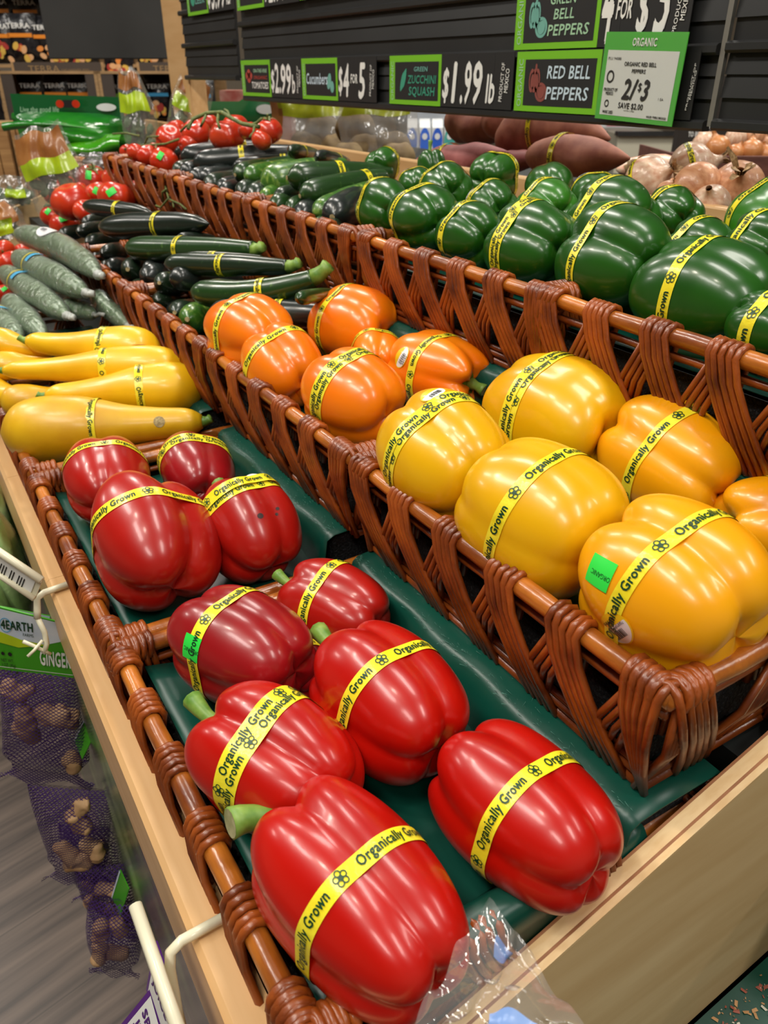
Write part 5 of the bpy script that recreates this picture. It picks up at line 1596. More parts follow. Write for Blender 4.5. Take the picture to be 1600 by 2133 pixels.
GON = 'brown onions beside the sweet potatoes'
def onion(px, py, rp, label, v=None, w=None, skin='onion', tilt=(0, 0), tuft=.5, seed=1, band=False, group=GON, flat=.88):
    p = at_v(px, py, v) if v else at_w(px, py, w)
    R = rp * depth(p) / FPX
    t = thing('onion', label, 'onion', p, (tilt[0], tilt[1], seed), group)
    prof = []
    for q in np.linspace(0, 1, 26):
        a = math.pi * q
        r = math.sin(a) * R; z = -math.cos(a) * R * flat
        if q > .8:
            k = (q - .8) / .2; r = lerp(r, R * .16, k ** .8); z += R * .42 * k ** 1.6
        prof.append((max(r, .0005), z))
    th = np.linspace(0, 6.2832, 32, endpoint=False)
    P = np.array([[(r * math.cos(a) * (1 + .015 * math.sin(7 * a + seed)), r * math.sin(a), z) for a in th] for r, z in prof])
    MB().grid(P, wrap=True).build('bulb', M[skin], t, True)
    if tuft:
        m = MB(); rr = random.Random(seed); z0 = prof[-1][1]
        for i in range(9):
            a = rr.uniform(0, 6.28); b_ = rr.uniform(.0, .5); l = R * tuft * rr.uniform(.6, 1.2)
            d = np.array([math.cos(a) * b_, math.sin(a) * b_, 1]); e = np.array([-math.sin(a), math.cos(a), 0])
            q0 = np.array([math.cos(a) * R * .12, math.sin(a) * R * .12, z0 - R * .15]); q1 = q0 + d * l * .6; q2 = q0 + d * l + np.array([math.cos(a), math.sin(a), 0]) * l * .25
            m.add([q0 - e * R * .1, q0 + e * R * .1, q1 + e * R * .13, q1 - e * R * .12, q2 + e * R * .05, q2 - e * R * .04], [(0, 1, 2, 3), (3, 2, 4, 5)])
        m.build('papery_neck', M['dry'], t)
    m = MB(); rr = random.Random(seed + 9)
    for i in range(14):
        a = rr.uniform(0, 6.28); l = R * .16
        m.tube([(math.cos(a) * R * .05, math.sin(a) * R * .05, -R * flat * .99), (math.cos(a) * R * .12, math.sin(a) * R * .12, -R * flat - l * .5), (math.cos(a + 1) * R * .16, math.sin(a + 1) * R * .16, -R * flat - l * .4)], R * .012, 4)
    m.build('roots', M['dry'], t)
    if band:
        n = 48; a = np.linspace(0, 6.2832, n, endpoint=False)
        def rg(ang): return np.stack([np.cos(a) * R * math.sin(ang) * 1.02, np.sin(a) * R * math.sin(ang) * 1.02, np.full(n, -math.cos(ang) * R * flat)], 1)
        mb, mt = MB(), MB(); band_on(mb, mt, rg(1.42), rg(1.66), .0); o = mb.build('tape_band', M['tape'], t, True); mt.build('lettering', M['tape_ink'], o)
    return t


onion(1352, 378, 52, 'brown onion with a yellow band at the left behind the green peppers', v=.93, skin='onion2', tilt=(.5, -1.0), tuft=.3, seed=1, band=True)
onion(1440, 352, 52, 'pale onion with a yellow band, at the back in front of the brown crate', v=1.03, skin='onion2', tilt=(.4, -1.2), tuft=.3, seed=2, band=True)
onion(1450, 396, 55, 'brown onion showing its root end to the viewer', v=.92, skin='onion', tilt=(1.45, .5), tuft=0, seed=3)
onion(1535, 392, 55, 'brown onion with a ragged papery neck, at the right', v=.96, skin='onion', tilt=(.2, 1.0), tuft=.9, seed=4)
onion(1395, 405, 30, 'small brown onion wedged low between its neighbours', v=.90, skin='onion', tilt=(.5, .5), tuft=.2, seed=5)
onion(1480, 425, 40, 'brown onion low against the tall bright green pepper', v=.90, skin='onion2', tilt=(.5, -.7), tuft=0, seed=6)

# onion crate further back
t = thing('onion_crate', 'dark brown wooden crate of round golden onions at the right', 'crate', at_w(1510, 350, 2.3), FACE_CAM)
k = 2.3 / FPX
m = MB(); m.box((-90 * k, -22 * k, -.02), (150 * k, 22 * k, 0)); m.box((-90 * k, -22 * k, -.45), (-84 * k, 22 * k, -.02)); m.box((-84 * k, -22 * k, -.45), (150 * k, 5 * k, -.03))
m.build('boards', mat('dark_crate_wood', S('5a342c'), .6, S('6f4438'), 12, (1, 6, 6), 4), t)
GO2 = 'golden onions in the brown crate'
for i, (px, py, rp, sk, lab) in enumerate(((1495, 307, 25, 'onion3', 'golden onion at the left front of the crate'), (1533, 287, 22, 'onion2', 'yellowish white peeled onion on top of the crate'), (1570, 286, 22, 'onion', 'reddish brown onion on top of the crate'),
                                       (1532, 318, 18, 'onion3', 'small golden onion low in the crate'), (1565, 315, 25, 'onion3', 'large golden onion in the middle of the crate'), (1596, 322, 20, 'onion3', 'golden onion at the right edge of the photo'), (1468, 300, 26, 'onion2', 'pale tan onion at the crate corner, leftmost'), (1592, 296, 14, 'onion', 'small onion at the upper right of the crate'))):
    onion(px, py, rp, lab, w=2.36 if py > 300 else 2.46, skin=sk, tilt=(.3, .3 * (i % 3 - 1)), tuft=.15, seed=i + 11, group=GO2, flat=.92)
# net bag between sweet potatoes and crate
t = thing('net_bag', 'orange and white net bag of small yellow potatoes tied at the right end', 'bag', at_w(1355, 345, 1.75), FACE_CAM)
k = 1.75 / FPX
m = MB(); prof = [(-70, 4), (-62, 14), (-40, 24), (0, 28), (30, 24), (55, 12), (75, 7), (95, 9)]
m.tube([(a * k, (a * .10) * k, 0) for a, _ in prof], [b_ * k for _, b_ in prof], 16, flat=.8)
m.build('net', mat('orange_white_net', S('e8a58a'), .4, S('f0dcc0'), 26, (1, 3, 1), 3, .4, .6, coat=.3, bump=.5, bscale=60), t, True)
m = MB(); rr = random.Random(8)
for i in range(9):
    m.tube([(rr.uniform(-50, 25) * k - .008, rr.uniform(-14, 12) * k, .014), (rr.uniform(-50, 25) * k, rr.uniform(-14, 12) * k, .018)], 9 * k, 8)
m.build('yellow_potatoes', M['pot'], t, True)['kind'] = 'stuff'
# clear lid between the onions
m = MB(); c = at_v(1490, 372, .99)
th = np.linspace(0, 6.2832, 24, endpoint=False); ph = np.linspace(.05, 1.5, 8)
m.grid(np.array([[c + np.array([math.cos(a) * math.sin(p), math.sin(a) * math.sin(p), math.cos(p) * .5]) * .022 for a in th] for p in ph]), wrap=True)
tag(m.build('plastic_dome', M['bagfilm2'], smooth=True), 'small clear plastic dome between the pale banded onion and the crate', 'plastic cover')

# ------------------------------------------------------------------ coolers and wall in the distance
M['glow'] = mat('lit_cooler_lining', S('e9eef2'), .5, emit=(.9, .95, 1), estr=.35)
M['cool'] = mat('white_enamel', S('dfe3e4'), .4)
M['sig'] = mat('dark_brown_sign', S('2b2520'), .6)
def cam_box(name, label, cat, x0, y0, x1, y1, w, dpt, m_, parent=None, kind=None):
    """box facing back along the view heading; pixel corners at distance w"""
    k = w / FPX
    t = thing(name, label, cat, at_w((x0 + x1) / 2, y1, w), FACE_CAM)
    return t, (x1 - x0) * k * 1.0, (y1 - y0) * k * 1.0


t, W, H = cam_box('milk_cooler', 'lit white cooler with rows of milk cartons behind the price rail', 'cooler', 835, 205, 960, 335, 4.6, .6, None)
MB().box((-W / 2, -.9, -.62), (W / 2, -.02, -.02)).build('cabinet', M['cool'], t)
MB().box((-W / 2, -.02, -.62), (W / 2, H + .1, -.58)).build('back_lining', M['glow'], t)
MB().box((-W / 2, H * .78, -.58), (W / 2, H * .82, -.03)).build('shelf', M['cool'], t)
k = 4.6 / FPX
for i, (px, col, lab) in enumerate(((858, '2d6fd0', 'leftmost blue and white milk carton in the lit cooler'), (884, '3b6bd4', 'second blue and white milk carton in the lit cooler'), (910, '2f5fcb', 'third blue and white milk carton in the lit cooler'), (935, '46a8a0', 'turquoise and white milk carton in the lit cooler'))):
    c = thing('milk_carton', lab, 'carton', at_w(px, 322, 4.58), FACE_CAM, 'milk cartons')
    a = 11 * k
    MB().box((-a, -14 * k, -.1), (a, 50 * k, 0)).build('carton', M['cool'], c)
    m = MB(); m.prism([(0, 50 * k), (-.1, 50 * k), (-.05, 66 * k)], -a, a, 'x'); m.v = [(x, z_, y_) for x, y_, z_ in m.v]; m.build('gable_top', M['cool'], c)
    m = MB(); blob(m, 0, 26 * k, a * .98, 24 * k, .001); m.build('blue_print', mat('carton_print', S(col), .4), c)
    m = MB(); blob(m, -a * .2, -2 * k, a * .6, 9 * k, .002); m.build('orange_print', mat('carton_orange', S('e79a3c'), .4), c)
    m = MB(); blob(m, 0, 34 * k, a * .5, 6 * k, .003); m.build('white_badge', M['cool'], c)
t, W, H = cam_box('meat_case', 'lit open meat case with pink trays far behind the sweet potatoes', 'display case', 1215, 225, 1410, 330, 6.2, 1, None)
k = 6.2 / FPX
MB().box((-W / 2 + 70 * k, -1.0, -.9), (W / 2, 45 * k, -.05)).build('front', mat('cream_case_front', S('cfcbb6'), .5), t)
MB().box((-W / 2, -.3, -1.0), (W / 2, H + .2, -.95)).build('lit_back', M['glow'], t)
MB().box((-W / 2 + 66 * k, 42 * k, -.1), (W / 2, 50 * k, .0)).build('bumper', M['black'], t)
m = MB(); rr = random.Random(2)
mats_ = [mat('meat_pink', S('d98a92'), .4), mat('meat_red', S('b5474a'), .4), mat('meat_white', S('e9dedc'), .4)]
for r_ in range(3):
    for c_ in range(9):
        x = -W / 2 + 74 * k + c_ * 13 * k; y = (52 + r_ * 16) * k
        m.box((x, y, -.6 - .1 * r_), (x + 11 * k, y + 11 * k, -.55 - .1 * r_), rr.randrange(3))
o = m.build('meat_trays', mats_, t); o['kind'] = 'stuff'
m = MB()
for r_ in range(3):
    m.box((-W / 2, (20 + r_ * 34) * k, -.9), (-W / 2 + 60 * k, (24 + r_ * 34) * k, -.3))
m.build('side_shelf', M['cool'], t)
m = MB()
for r_ in range(3):
    for c_ in range(4):
        m.box((-W / 2 + c_ * 15 * k, (24 + r_ * 34) * k, -.7), (-W / 2 + (c_ * 15 + 12) * k, (40 + r_ * 34) * k, -.4), c_ % 2)
o = m.build('packages', [mat('orange_pack', S('b86a35'), .5), mat('brown_pack', S('7a5540'), .5)], t); o['kind'] = 'stuff'
t, W, H = cam_box('wall_sign', 'dark sign panel with white words FEED OTHERS AS YOU WISH TO BE FED', 'sign', 1403, 180, 1640, 330, 3.6, .1, None)
k = 3.6 / FPX
MB().box((-W / 2, -1.0, -.05), (W / 2, H, 0)).build('panel', M['sig'], t)
for i, (s, x, y, wd_) in enumerate((('FEED OTHERS', 1426, 260, 45), ('AS YOU WISH', 1424, 275, 44), ('TO BE FED', 1425, 289, 38))):
    m = MB(); text2d(m, s, -W / 2 + (x - 1403) * k, H - (y - 180) * k, 9 * k, wd_ * k, bold=.03, z=.002); m.build('lettering', M['white'], t)
for (x, lab) in ((1509, 'small red edged price ticket on the dark sign, left one'), (1591, 'small red edged price ticket on the dark sign, right one')):
    tt_ = thing('price_ticket', lab, 'ticket', at_w(x, 266, 3.55), FACE_CAM, 'small price tickets')
    MB().box((-9 * k, 0, -.002), (9 * k, 19 * k, 0)).build('frame', mat('ticket_red', S('c46a63'), .5), tt_)
    m = MB(); rect2d(m, -7 * k, 3 * k, 7 * k, 14 * k, .001); m.build('paper', M['paper'], tt_)
    m = MB(); text2d(m, '5', -2 * k, 5 * k, 7 * k, z=.002); m.build('lettering', M['ink'], tt_)
# big dark fixture behind the price rail on the left of the milk cooler
m = MB(); p = at_w(838, 240, 3.2)
t = thing('dark_post', 'black steel upright behind the potato bags, left of the milk cartons', 'post', at_w(838, 330, 3.2), FACE_CAM)
k = 3.2 / FPX
MB().box((-14 * k, -1, -.06), (10 * k, 300 * k, 0)).build('post', M['black'], t)
# ------------------------------------------------------------------ chip shelves at the far left
WS = 4.6; k = WS / FPX
M['card'] = mat('brown_cardboard', S('9a7a52'), .7, S('ad8b60'), 10, (1, 8, 8))
M['tray'] = mat('dark_printed_cardboard', S('443a33'), .6)
M['chipbag'] = mat('black_chip_bag', S('101013'), .25, S('1c1c22'), 8, coat=.5, bump=.8, bscale=14, bdist=.01)
M['obar'] = mat('orange_print_bar', S('e58a2a'), .4)
M['gbar'] = mat('green_print_bar', S('7fb53a'), .4)
M['bbar'] = mat('blue_print_bar', S('3f9ed0'), .4)
M['gold'] = mat('bronze_print', S('8d7452'), .5)
CH = [mat('chip_orange', S('e08a3c'), .5), mat('chip_red', S('a8352c'), .5), mat('chip_yellow', S('d9b14c'), .5), mat('chip_tan', S('dba877'), .5)]
def chip(px, pyb, wpx, hpx, label, bar='obar', w=WS, seed=0, text='TERRA', lower=True):
    t = thing('chip_bag', label, 'chip bag', at_w(px, pyb, w), FACE_CAM, 'black chip bags on the shelves')
    W, H = wpx * k, hpx * k; n = 9; P = np.zeros((n, n, 3)); rr = random.Random(seed)
    for j in range(n):
        for i in range(n):
            x, y = i / (n - 1) * 2 - 1, j / (n - 1)
            P[j, i] = (x * W / 2 * (1 - .06 * math.sin(3.14 * y)), y * H, .035 * (1 - x * x) * math.sin(3.14 * min(1, y * 1.02)) ** .6 + rr.uniform(-.004, .004))
    m = MB().grid(P); m.box((-W / 2 * .9, 0, -.05), (W / 2 * .9, H * .98, -.004)); m.build('bag', M['chipbag'], t, True)
    m = MB(); text2d(m, text, 0, H * .70, H * .10, W * .72, bold=.02, z=.040, anchor='c'); m.build('lettering', M['white'], t)
    m = MB(); rect2d(m, -W * .38, H * .52, W * .38, H * .60, .041); m.build('colour_bar', M[bar], t)
    if lower:
        m = MB(); 
        for i in range(16):
            x, y = rr.uniform(-.32, .32) * W, rr.uniform(.08, .42) * H * (1.0)
            if abs(x) > W * .34 * (1 - (y / H - .08) * 1.6): continue
            blob(m, x, y, W * .12, W * .085, .041 + .0004 * i, 12, rr.uniform(0, 3)); m.mi[-1] = i % 4
        m.build('chip_picture', CH, t)
    return t


sh = thing('chip_shelf', 'wooden shelving with cardboard display trays of chip bags at the far left', 'shelf', at_w(180, 134, WS), FACE_CAM)
m = MB()
for (x, y0, y1, hh, dd) in ((0, -6 * k, 0, 0, 0), (0, 122 * k, 130 * k, 0, 0), (0, -130 * k, -124 * k, 0, 0)):
    m.box((-190 * k, y0, -.42), (260 * k, y1, .07))
m.box((-190 * k, -1.2, -.45), (260 * k, 1.2, -.42))
m.build('boards', mat('shelf_wood', S('9c7a50'), .55, S('b08d62'), 8, (.6, 6, 6)), sh)
for i, (x0, x1, lab) in enumerate(((28, 216, 'upper cardboard chip tray with bronze lettering, left one'), (288, 470, 'upper cardboard chip tray with bronze lettering, right one behind the wooden post'))):
    t = thing('display_tray', lab, 'tray', at_w(x0, 160, WS - .08), FACE_CAM, 'printed cardboard trays')
    W = (x1 - x0) * k; H = 26 * k
    MB().box((0, 0, -.3), (W, 3 * k, 0)).build('base', M['card'], t)
    m = MB(); m.box((0, 3 * k, -.006), (5 * k, H, .002)); m.box((W - 5 * k, 3 * k, -.006), (W, H, .002)); m.box((5 * k, 3 * k, -.3), (6 * k, H, -.01)); m.build('edge', M['card'], t)
    MB().box((5 * k, 3 * k, -.006), (W - 5 * k, H, 0)).build('printed_front', M['tray'], t)
    m = MB(); text2d(m, 'TERRA', W * .18, 9 * k, 11 * k, W * .34, bold=.01, z=.002); text2d(m, 'real vegetable chips', W * .54, 11 * k, 4 * k, W * .30, z=.002); m.build('lettering', M['gold'], t)
for i, (x0, x1, lab) in enumerate(((20, 222, 'lower tall cardboard box with chip bags inside, left one'), (222, 420, 'lower tall cardboard box with chip bags inside, right one'))):
    t = thing('display_box', lab, 'box', at_w(x0, 290, WS - .06), FACE_CAM, 'printed cardboard boxes')
    W = (x1 - x0) * k; H = 122 * k
    m = MB(); m.box((0, 0, -.3), (8 * k, H, 0)); m.box((W - 8 * k, 0, -.3), (W, H, 0)); m.box((0, H - 5 * k, -.3), (W, H, 0)); m.build('edge', M['card'], t)
    m = MB(); m.box((8 * k, 0, -.01), (32 * k, H - 5 * k, -.002)); m.box((W - 26 * k, 0, -.01), (W - 8 * k, H - 5 * k, -.002)); m.box((8 * k, 0, -.3), (W - 8 * k, 30 * k, -.002)); m.build('printed_front', M['tray'], t)
U = [(58, 132, 66, 88, 'chip bag with a big orange bar, front of the upper tray', 'obar', WS - .02), (14, 132, 60, 86, 'chip bag at the left photo edge in the upper tray', 'obar', WS - .02),
     (108, 132, 60, 84, 'chip bag in the upper tray partly behind the black board', 'obar', WS), (132, 133, 52, 44, 'chip bag of which only the chip picture shows below the black board, left', 'obar', WS),
     (180, 133, 52, 44, 'chip bag of which only the chip picture shows below the black board, middle', 'obar', WS), (252, 160, 62, 82, 'chip bag with orange chips between the two upper trays', 'obar', WS - .03),
     (314, 133, 52, 44, 'chip bag of which only the chip picture shows below the black board, right', 'obar', WS),
     (10, 78, 66, 84, 'chip bag with an orange bar on the top row at the left edge', 'obar', WS + .12), (68, 78, 66, 82, 'chip bag with an orange bar on the top row beside the black board', 'obar', WS + .12),
     (80, 246, 58, 80, 'chip bag at the left in the lower box, orange bar', 'obar', WS + .02), (130, 246, 58, 80, 'chip bag in the middle of the lower box, orange bar', 'obar', WS + .02),
     (176, 246, 54, 80, 'chip bag at the right of the lower left box, orange bar', 'obar', WS + .02), (256, 250, 56, 82, 'chip bag with a green bar in the lower right box', 'gbar', WS + .02),
     (338, 246, 58, 78, 'chip bag with a blue bar in the lower right box', 'bbar', WS + .02), (428, 250, 50, 80, 'chip bag with a blue bar right of the wooden post', 'bbar', WS + .02)]
for i, (px, py, a, b_, lab, bar, w) in enumerate(U): chip(px, py, a, b_, lab, bar, w, i)
chip(-2, 250, 40, 90, 'silvery printed bag at the very left edge beside the lower box', 'obar', WS - .1, 40)

# black board in front of the shelves
p0, p1 = at_w(96, 0, 2.9), at_w(357, 122, 2.9)
t = thing('black_board', 'large blank black board hanging in front of the chip shelves', 'board', at_w(226, 123, 2.9), FACE_CAM)
kk = 2.9 / FPX
bevel(MB().box((-124 * kk, 0, -.02), (130 * kk, 330 * kk, 0)).build('panel', mat('black_board_face', S('282827'), .7, S('2d2d2c'), 6), t), .004)

# crates and boards at the far end of the aisle
M['crate'] = mat('rough_crate_wood', S('93683c'), .65, S('b98d58'), 6, (.5, 8, 1.2), 5)
for (x0, x1, y0, y1, w, lab) in ((-60, 42, 270, 400, 3.6, 'wooden crate at the left photo edge below the chip shelves'), (47, 92, 268, 400, 3.6, 'slatted wooden crate beside the edge crate, left of the bagged greens')):
    t = thing('wooden_crate', lab, 'crate', at_w(x0, y1, w), FACE_CAM, 'wooden crates at the far left')
    q = w / FPX; W, H = (x1 - x0) * q, (y1 - y0) * q
    n = 4
    for i in range(n): bevel(MB().box((W * i / n + .002, -.5, -.02), (W * (i + 1) / n - .002, H, 0)).build('plank', M['crate'], t), .003)
    MB().box((.002, -.5, -.4), (W - .002, H * .96, -.021)).build('inner_box', M['card'], t)
for (ys, lab) in ((2.36, 'pale wooden end board of the island, nearer one behind the wrapped cucumbers'), (2.95, 'pale wooden end board of the island, farther one')):
    y_ = ys
    t = thing('end_board', lab, 'board', (.07, y_, .70), None, 'far end boards')
    MB().prism([(0, 0), (0, .085), (.5, .25), (.5, 0)], -.009, .009, 'y').build('board', M['maple_x'], t)

# bags of greens at the far end
def leafy(px, py, wpx, hpx, w, label, seed, prints, roll=0., pinch=.4, name='salad_bag'):
    t, W, H = bag(name, label, px, py, wpx, hpx, w, .09, prints, seed=seed, roll=roll, film_='bagfilm2', group='clear bags of greens', pinch=pinch)
    rs = np.random.RandomState(seed); m = MB()
    for i in range(26):
        x, y = rs.uniform(-.30, .30) * W, rs.uniform(.08, .5) * H; a = rs.rand() * 6.28; l = W * rs.uniform(.10, .17); z_ = rs.uniform(-.02, .02)
        c_, s_ = math.cos(a), math.sin(a); n_ = 8
        v = [(x, y, z_ + .006)] + [(x + l * math.cos(6.28 * j / n_) * c_ - .6 * l * math.sin(6.28 * j / n_) * s_, y + l * math.cos(6.28 * j / n_) * s_ + .6 * l * math.sin(6.28 * j / n_) * c_, z_ + rs.uniform(-.006, .006)) for j in range(n_)]
        m.add(v, [(0, 1 + j, 1 + (j + 1) % n_) for j in range(n_)])
    o = m.build('leaves', M['leaf'], t, True); o['kind'] = 'stuff'
    return t


M['leaf'] = mat('grey_green_leaves', S('4c6142'), .6, S('7d9270'), 40)
leafy(145, 445, 130, 165, 2.15, 'clear bag of greens with a brown and yellow green printed top, leaning at the tomatoes', 11, [(.50, .70, .06, .96, 'limeprint', 'green_print'), (.70, .99, .04, .96, 'kraft', 'brown_print')], .22, .25)
leafy(302, 310, 74, 145, 2.6, 'upright clear bag of greens with a torn brown top and a lime label', 12, [(.52, .72, .08, .92, 'limeprint', 'green_print'), (.80, .99, .05, .95, 'kraft', 'brown_print')], .08, .5)
leafy(385, 282, 84, 112, 2.5, 'glinting clear bag of greens with a lime label, next to the wooden post', 13, [(.45, .68, .1, .9, 'limeprint', 'green_print'), (.72, .99, .1, .95, 'kraft', 'brown_print')], -.35, .2)
leafy(30, 425, 100, 55, 2.5, 'small bag of green sprouts on the far compartment at the left edge', 14, [(.3, .6, .5, .9, 'limeprint', 'green_print')], 0, .2)
leafy(10, 500, 120, 75, 1.95, 'bag with a brown pointed corner and a lime label on the near end board', 15, [(.15, .55, .1, .9, 'limeprint', 'green_print'), (.4, .98, .6, .99, 'kraft', 'brown_print')], .25, .3)

# glossy green pouches
M['pouch'] = mat('glossy_green_pouch', S('0f5f24'), .2, S('2b8a1e'), 5, (1, 3, 1), 3, .35, .65, coat=.6, bump=.4, bscale=8, bdist=.02)
M['pouchtop'] = mat('dark_green_header', S('0c5a2c'), .3, coat=.4)
M['pouchlime'] = mat('bright_green_pouch', S('2f8f14'), .2, S('5aa81c'), 5, (1, 2, 1), 3, .3, .7, coat=.6, bump=.4, bscale=8, bdist=.02)
t = thing('green_pouch', 'big glossy green pouch with a header reading Live the good life', 'pouch', at_w(160, 322, 2.75), FACE_CAM)
kk = 2.75 / FPX
n = 24; P = np.zeros((10, n, 3))
top_ = lambda x: 66 + 8 * math.sin(x * 2.4 + .5)
for j in range(10):
    for i in range(n):
        x = i / (n - 1); y = j / 9
        P[j, i] = ((-108 + 222 * x) * kk, lerp(66, 112 - 6 * x, y) * kk, .012 * math.sin(6 * x + 2) + .008)
o = MB().grid(P).build('header', M['pouchtop'], t, True)
m = MB(); text2d(m, 'Live the good life', -92 * kk, 80 * kk, 9 * kk, 78 * kk, shear=.2, z=.03); m.build('lettering', M['palegreen'], o)
m = MB(); blob(m, 82 * kk, 88 * kk, 20 * kk, 7 * kk, .028); m.build('white_badge', M['cool'], o)
m = MB(); blob(m, -10 * kk, 94 * kk, 8 * kk, 7 * kk, .0285); blob(m, 22 * kk, 94 * kk, 8 * kk, 7 * kk, .0285); m.build('red_fruit_print', M['tom'], o)
m = MB(); rect2d(m, -4 * kk, 87 * kk, 18 * kk, 101 * kk, .028); m.build('hang_hole', M['ink'], o)
P = np.zeros((14, n, 3))
for j in range(14):
    for i in range(n):
        x = i / (n - 1); y = j / 13
        bot = 22 - 18 * math.sin(x * 3.14) - 6 * x; tp_ = 78 + 2 * math.sin(x * 5)
        P[j, i] = ((-112 + 226 * x + 6 * math.sin(6 * y)) * kk, lerp(bot, tp_, y) * kk, .012 + .06 * math.sin(3.14 * y) * (1 - (2 * x - 1) ** 4) + .012 * math.sin(9 * x + 7 * y) * math.sin(3.14 * y))
MB().grid(P).build('pouch_body', M['pouch'], t, True)
P = np.zeros((10, n, 3))
for j in range(10):
    for i in range(n):
        x = i / (n - 1); y = j / 9
        up_ = lerp(6, 44, x ** .6); lo_ = 4 - 20 * math.sin(x * 3.14) * .6
        P[j, i] = ((-55 + 166 * x) * kk, lerp(lo_, up_, y) * kk, .05 + .05 * math.sin(3.14 * y) + .008 * math.sin(12 * x + 3 * y))
MB().grid(P).build('lower_fold', M['pouchlime'], t, True)
P = np.zeros((6, n, 3))
for j in range(6):
    for i in range(n):
        x = i / (n - 1); y = j / 5
        P[j, i] = ((-122 + 200 * x) * kk, (62 - 4 * x * x * 4 - 16 * (1 - y) * (1 - x) ** 2 + 6 * y * math.sin(3 * x)) * kk, .075 + .012 * math.sin(3.14 * y))
MB().grid(P).build('top_fold', M['pouch'], t, True)
t = thing('green_pouch', 'green pouch header with a white oval badge behind the vine tomatoes', 'pouch', at_w(500, 262, 2.7), FACE_CAM)
kk = 2.7 / FPX
n = 16; P = np.zeros((8, n, 3))
for j in range(8):
    for i in range(n):
        x = i / (n - 1); y = j / 7
        P[j, i] = ((-95 + 182 * x) * kk, (-22 + (74 - (7 if x < .55 else 0)) * y) * kk, .02 * math.sin(3.14 * y) * math.sin(3.14 * x))
o = MB().grid(P).build('pouch', M['pouchtop'], t, True)
m = MB(); blob(m, 57 * kk, 31 * kk, 19 * kk, 9 * kk, .021); m.build('white_badge', M['cool'], o)
t = thing('bread_bag', 'reddish printed bags far behind the green pouch under the price rail', 'bag', at_w(535, 225, 3.6), FACE_CAM)
kk = 3.6 / FPX
MB().box((-75 * kk, -1.16, -.2), (70 * kk, 32 * kk, 0)).build('bag', mat('pale_red_print', S('c9a798'), .5, S('9a4a40'), 8), t)
bag('produce_bag', 'small clear produce bag lying below the green pouch, left of the vine tomatoes', 205, 350, 110, 30, 2.3, .08, [(.2, .8, .0, .3, 'kraft', 'brown_print')], seed=21, film_='bagfilm2')

# ------------------------------------------------------------------ aisle side: clips, tags, ginger nets
def tag_holder(name, label, y, zb, pts_wire, a, b_, hh, lean, words, wcol):
    t = thing(name, label, 'tag holder', (.0, y, zb), None, 'cream tag holders')
    o_ = np.array([.0, y, zb])
    MB().tube([np.array(p) - o_ for p in pts_wire], .0036, 10).build('wire_arm', M['cream'], t, True)
    A, B_ = np.array(a) - o_, np.array(b_) - o_
    dn = np.array(lean) / np.linalg.norm(lean)
    X = (B_ - A); L = np.linalg.norm(X); X /= L; dn = dn - X * (dn @ X); dn /= np.linalg.norm(dn); Nn = np.cross(X, -dn); Nn /= np.linalg.norm(Nn)
    rot = Matrix(((X[0], -dn[0], Nn[0]), (X[1], -dn[1], Nn[1]), (X[2], -dn[2], Nn[2])))
    h = MB()
    h.box((0, -hh, -.002), (L, 0, -.0006))
    o = h.build('back_plate', M['cream'], t); o.matrix_local = Matrix.Translation(A) @ rot.to_4x4()
    h = MB(); h.tube([(-.0, 0, .001), (L, 0, .001)], .0042, 10); h.tube([(0, -hh, .001), (L, -hh, .001)], .0034, 10)
    o = h.build('rolled_edge', M['cream'], t, True); o.matrix_local = Matrix.Translation(A) @ rot.to_4x4()
    h = MB(); rect2d(h, L * .1, -hh * .9, L * .92, -hh * .12, .0004); o = h.build('paper_tag', M['paper'], t); o.matrix_local = Matrix.Translation(A) @ rot.to_4x4()
    h = MB()
    for (s, fx, fy, fh, fw) in words: text2d(h, s, L * fx, -hh * fy, hh * fh, L * fw, bold=.02, z=.0008)
    q = h.build('lettering', M[wcol], t); q.matrix_local = Matrix.Translation(A) @ rot.to_4x4()
    return t


y1 = .755
tag_holder('tag_holder', 'cream tag holder on a wire arm over the ginger bags', y1, .79,
           [(.074, y1 + .006, .7945), (.044, y1 + .003, .7945), (.036, y1, .792), (.033, y1 - .004, .780), (.031, y1 - .006, .772)],
           at_u(-40, 1122, y1 + .03), at_u(88, 1208, y1 - .02), .027, (-.02, -.1, -1), [('|||| ||| || |||', .18, .78, .34, .6)], 'ink')
y2 = .318
tag_holder('tag_holder', 'cream tag holder nearest to the viewer, beside the front rail at the bottom', y2, .79,
           [(.080, y2, .7945), (.044, y2 - .001, .7945), (.036, y2 - .003, .792), (.033, y2 - .006, .780), (.031, y2 - .012, .745), (.031, y2 - .02, .70)],
           at_u(285, 1884, .345), at_u(420, 2270, .235), .030, tuple(ray(340, 2050)), [], 'ink')
# purple edged packets hanging below it
M['purple'] = mat('purple_print', S('54207c'), .35, coat=.3)
for i, (px, py, w, lab, rl) in enumerate(((335, 2075, .62, 'white and purple packet hanging beneath the nearest tag holder', -.25), (300, 2165, .64, 'lower white and purple packet cut by the bottom edge of the photo', -.55))):
    t = thing('hanging_packet', lab, 'packet', at_w(px, py, w), FACE_CAM @ Matrix.Rotation(rl, 3, 'Z') @ Matrix.Rotation(-1.0, 3, 'Y'), 'purple edged packets')
    MB().box((-.026, -.035, -.002), (.026, .035, 0)).build('packet', M['purple'], t)
    m = MB(); rect2d(m, -.021, -.03, .021, .030, .0006); m.build('white_field', M['paper'], t)
    m = MB(); text2d(m, 'SPICE', -.017, .010, .009, .034, bold=.03, z=.001); text2d(m, 'JUICE', -.017, -.006, .009, .034, bold=.03, z=.001); m.build('lettering', M['purple'], t)

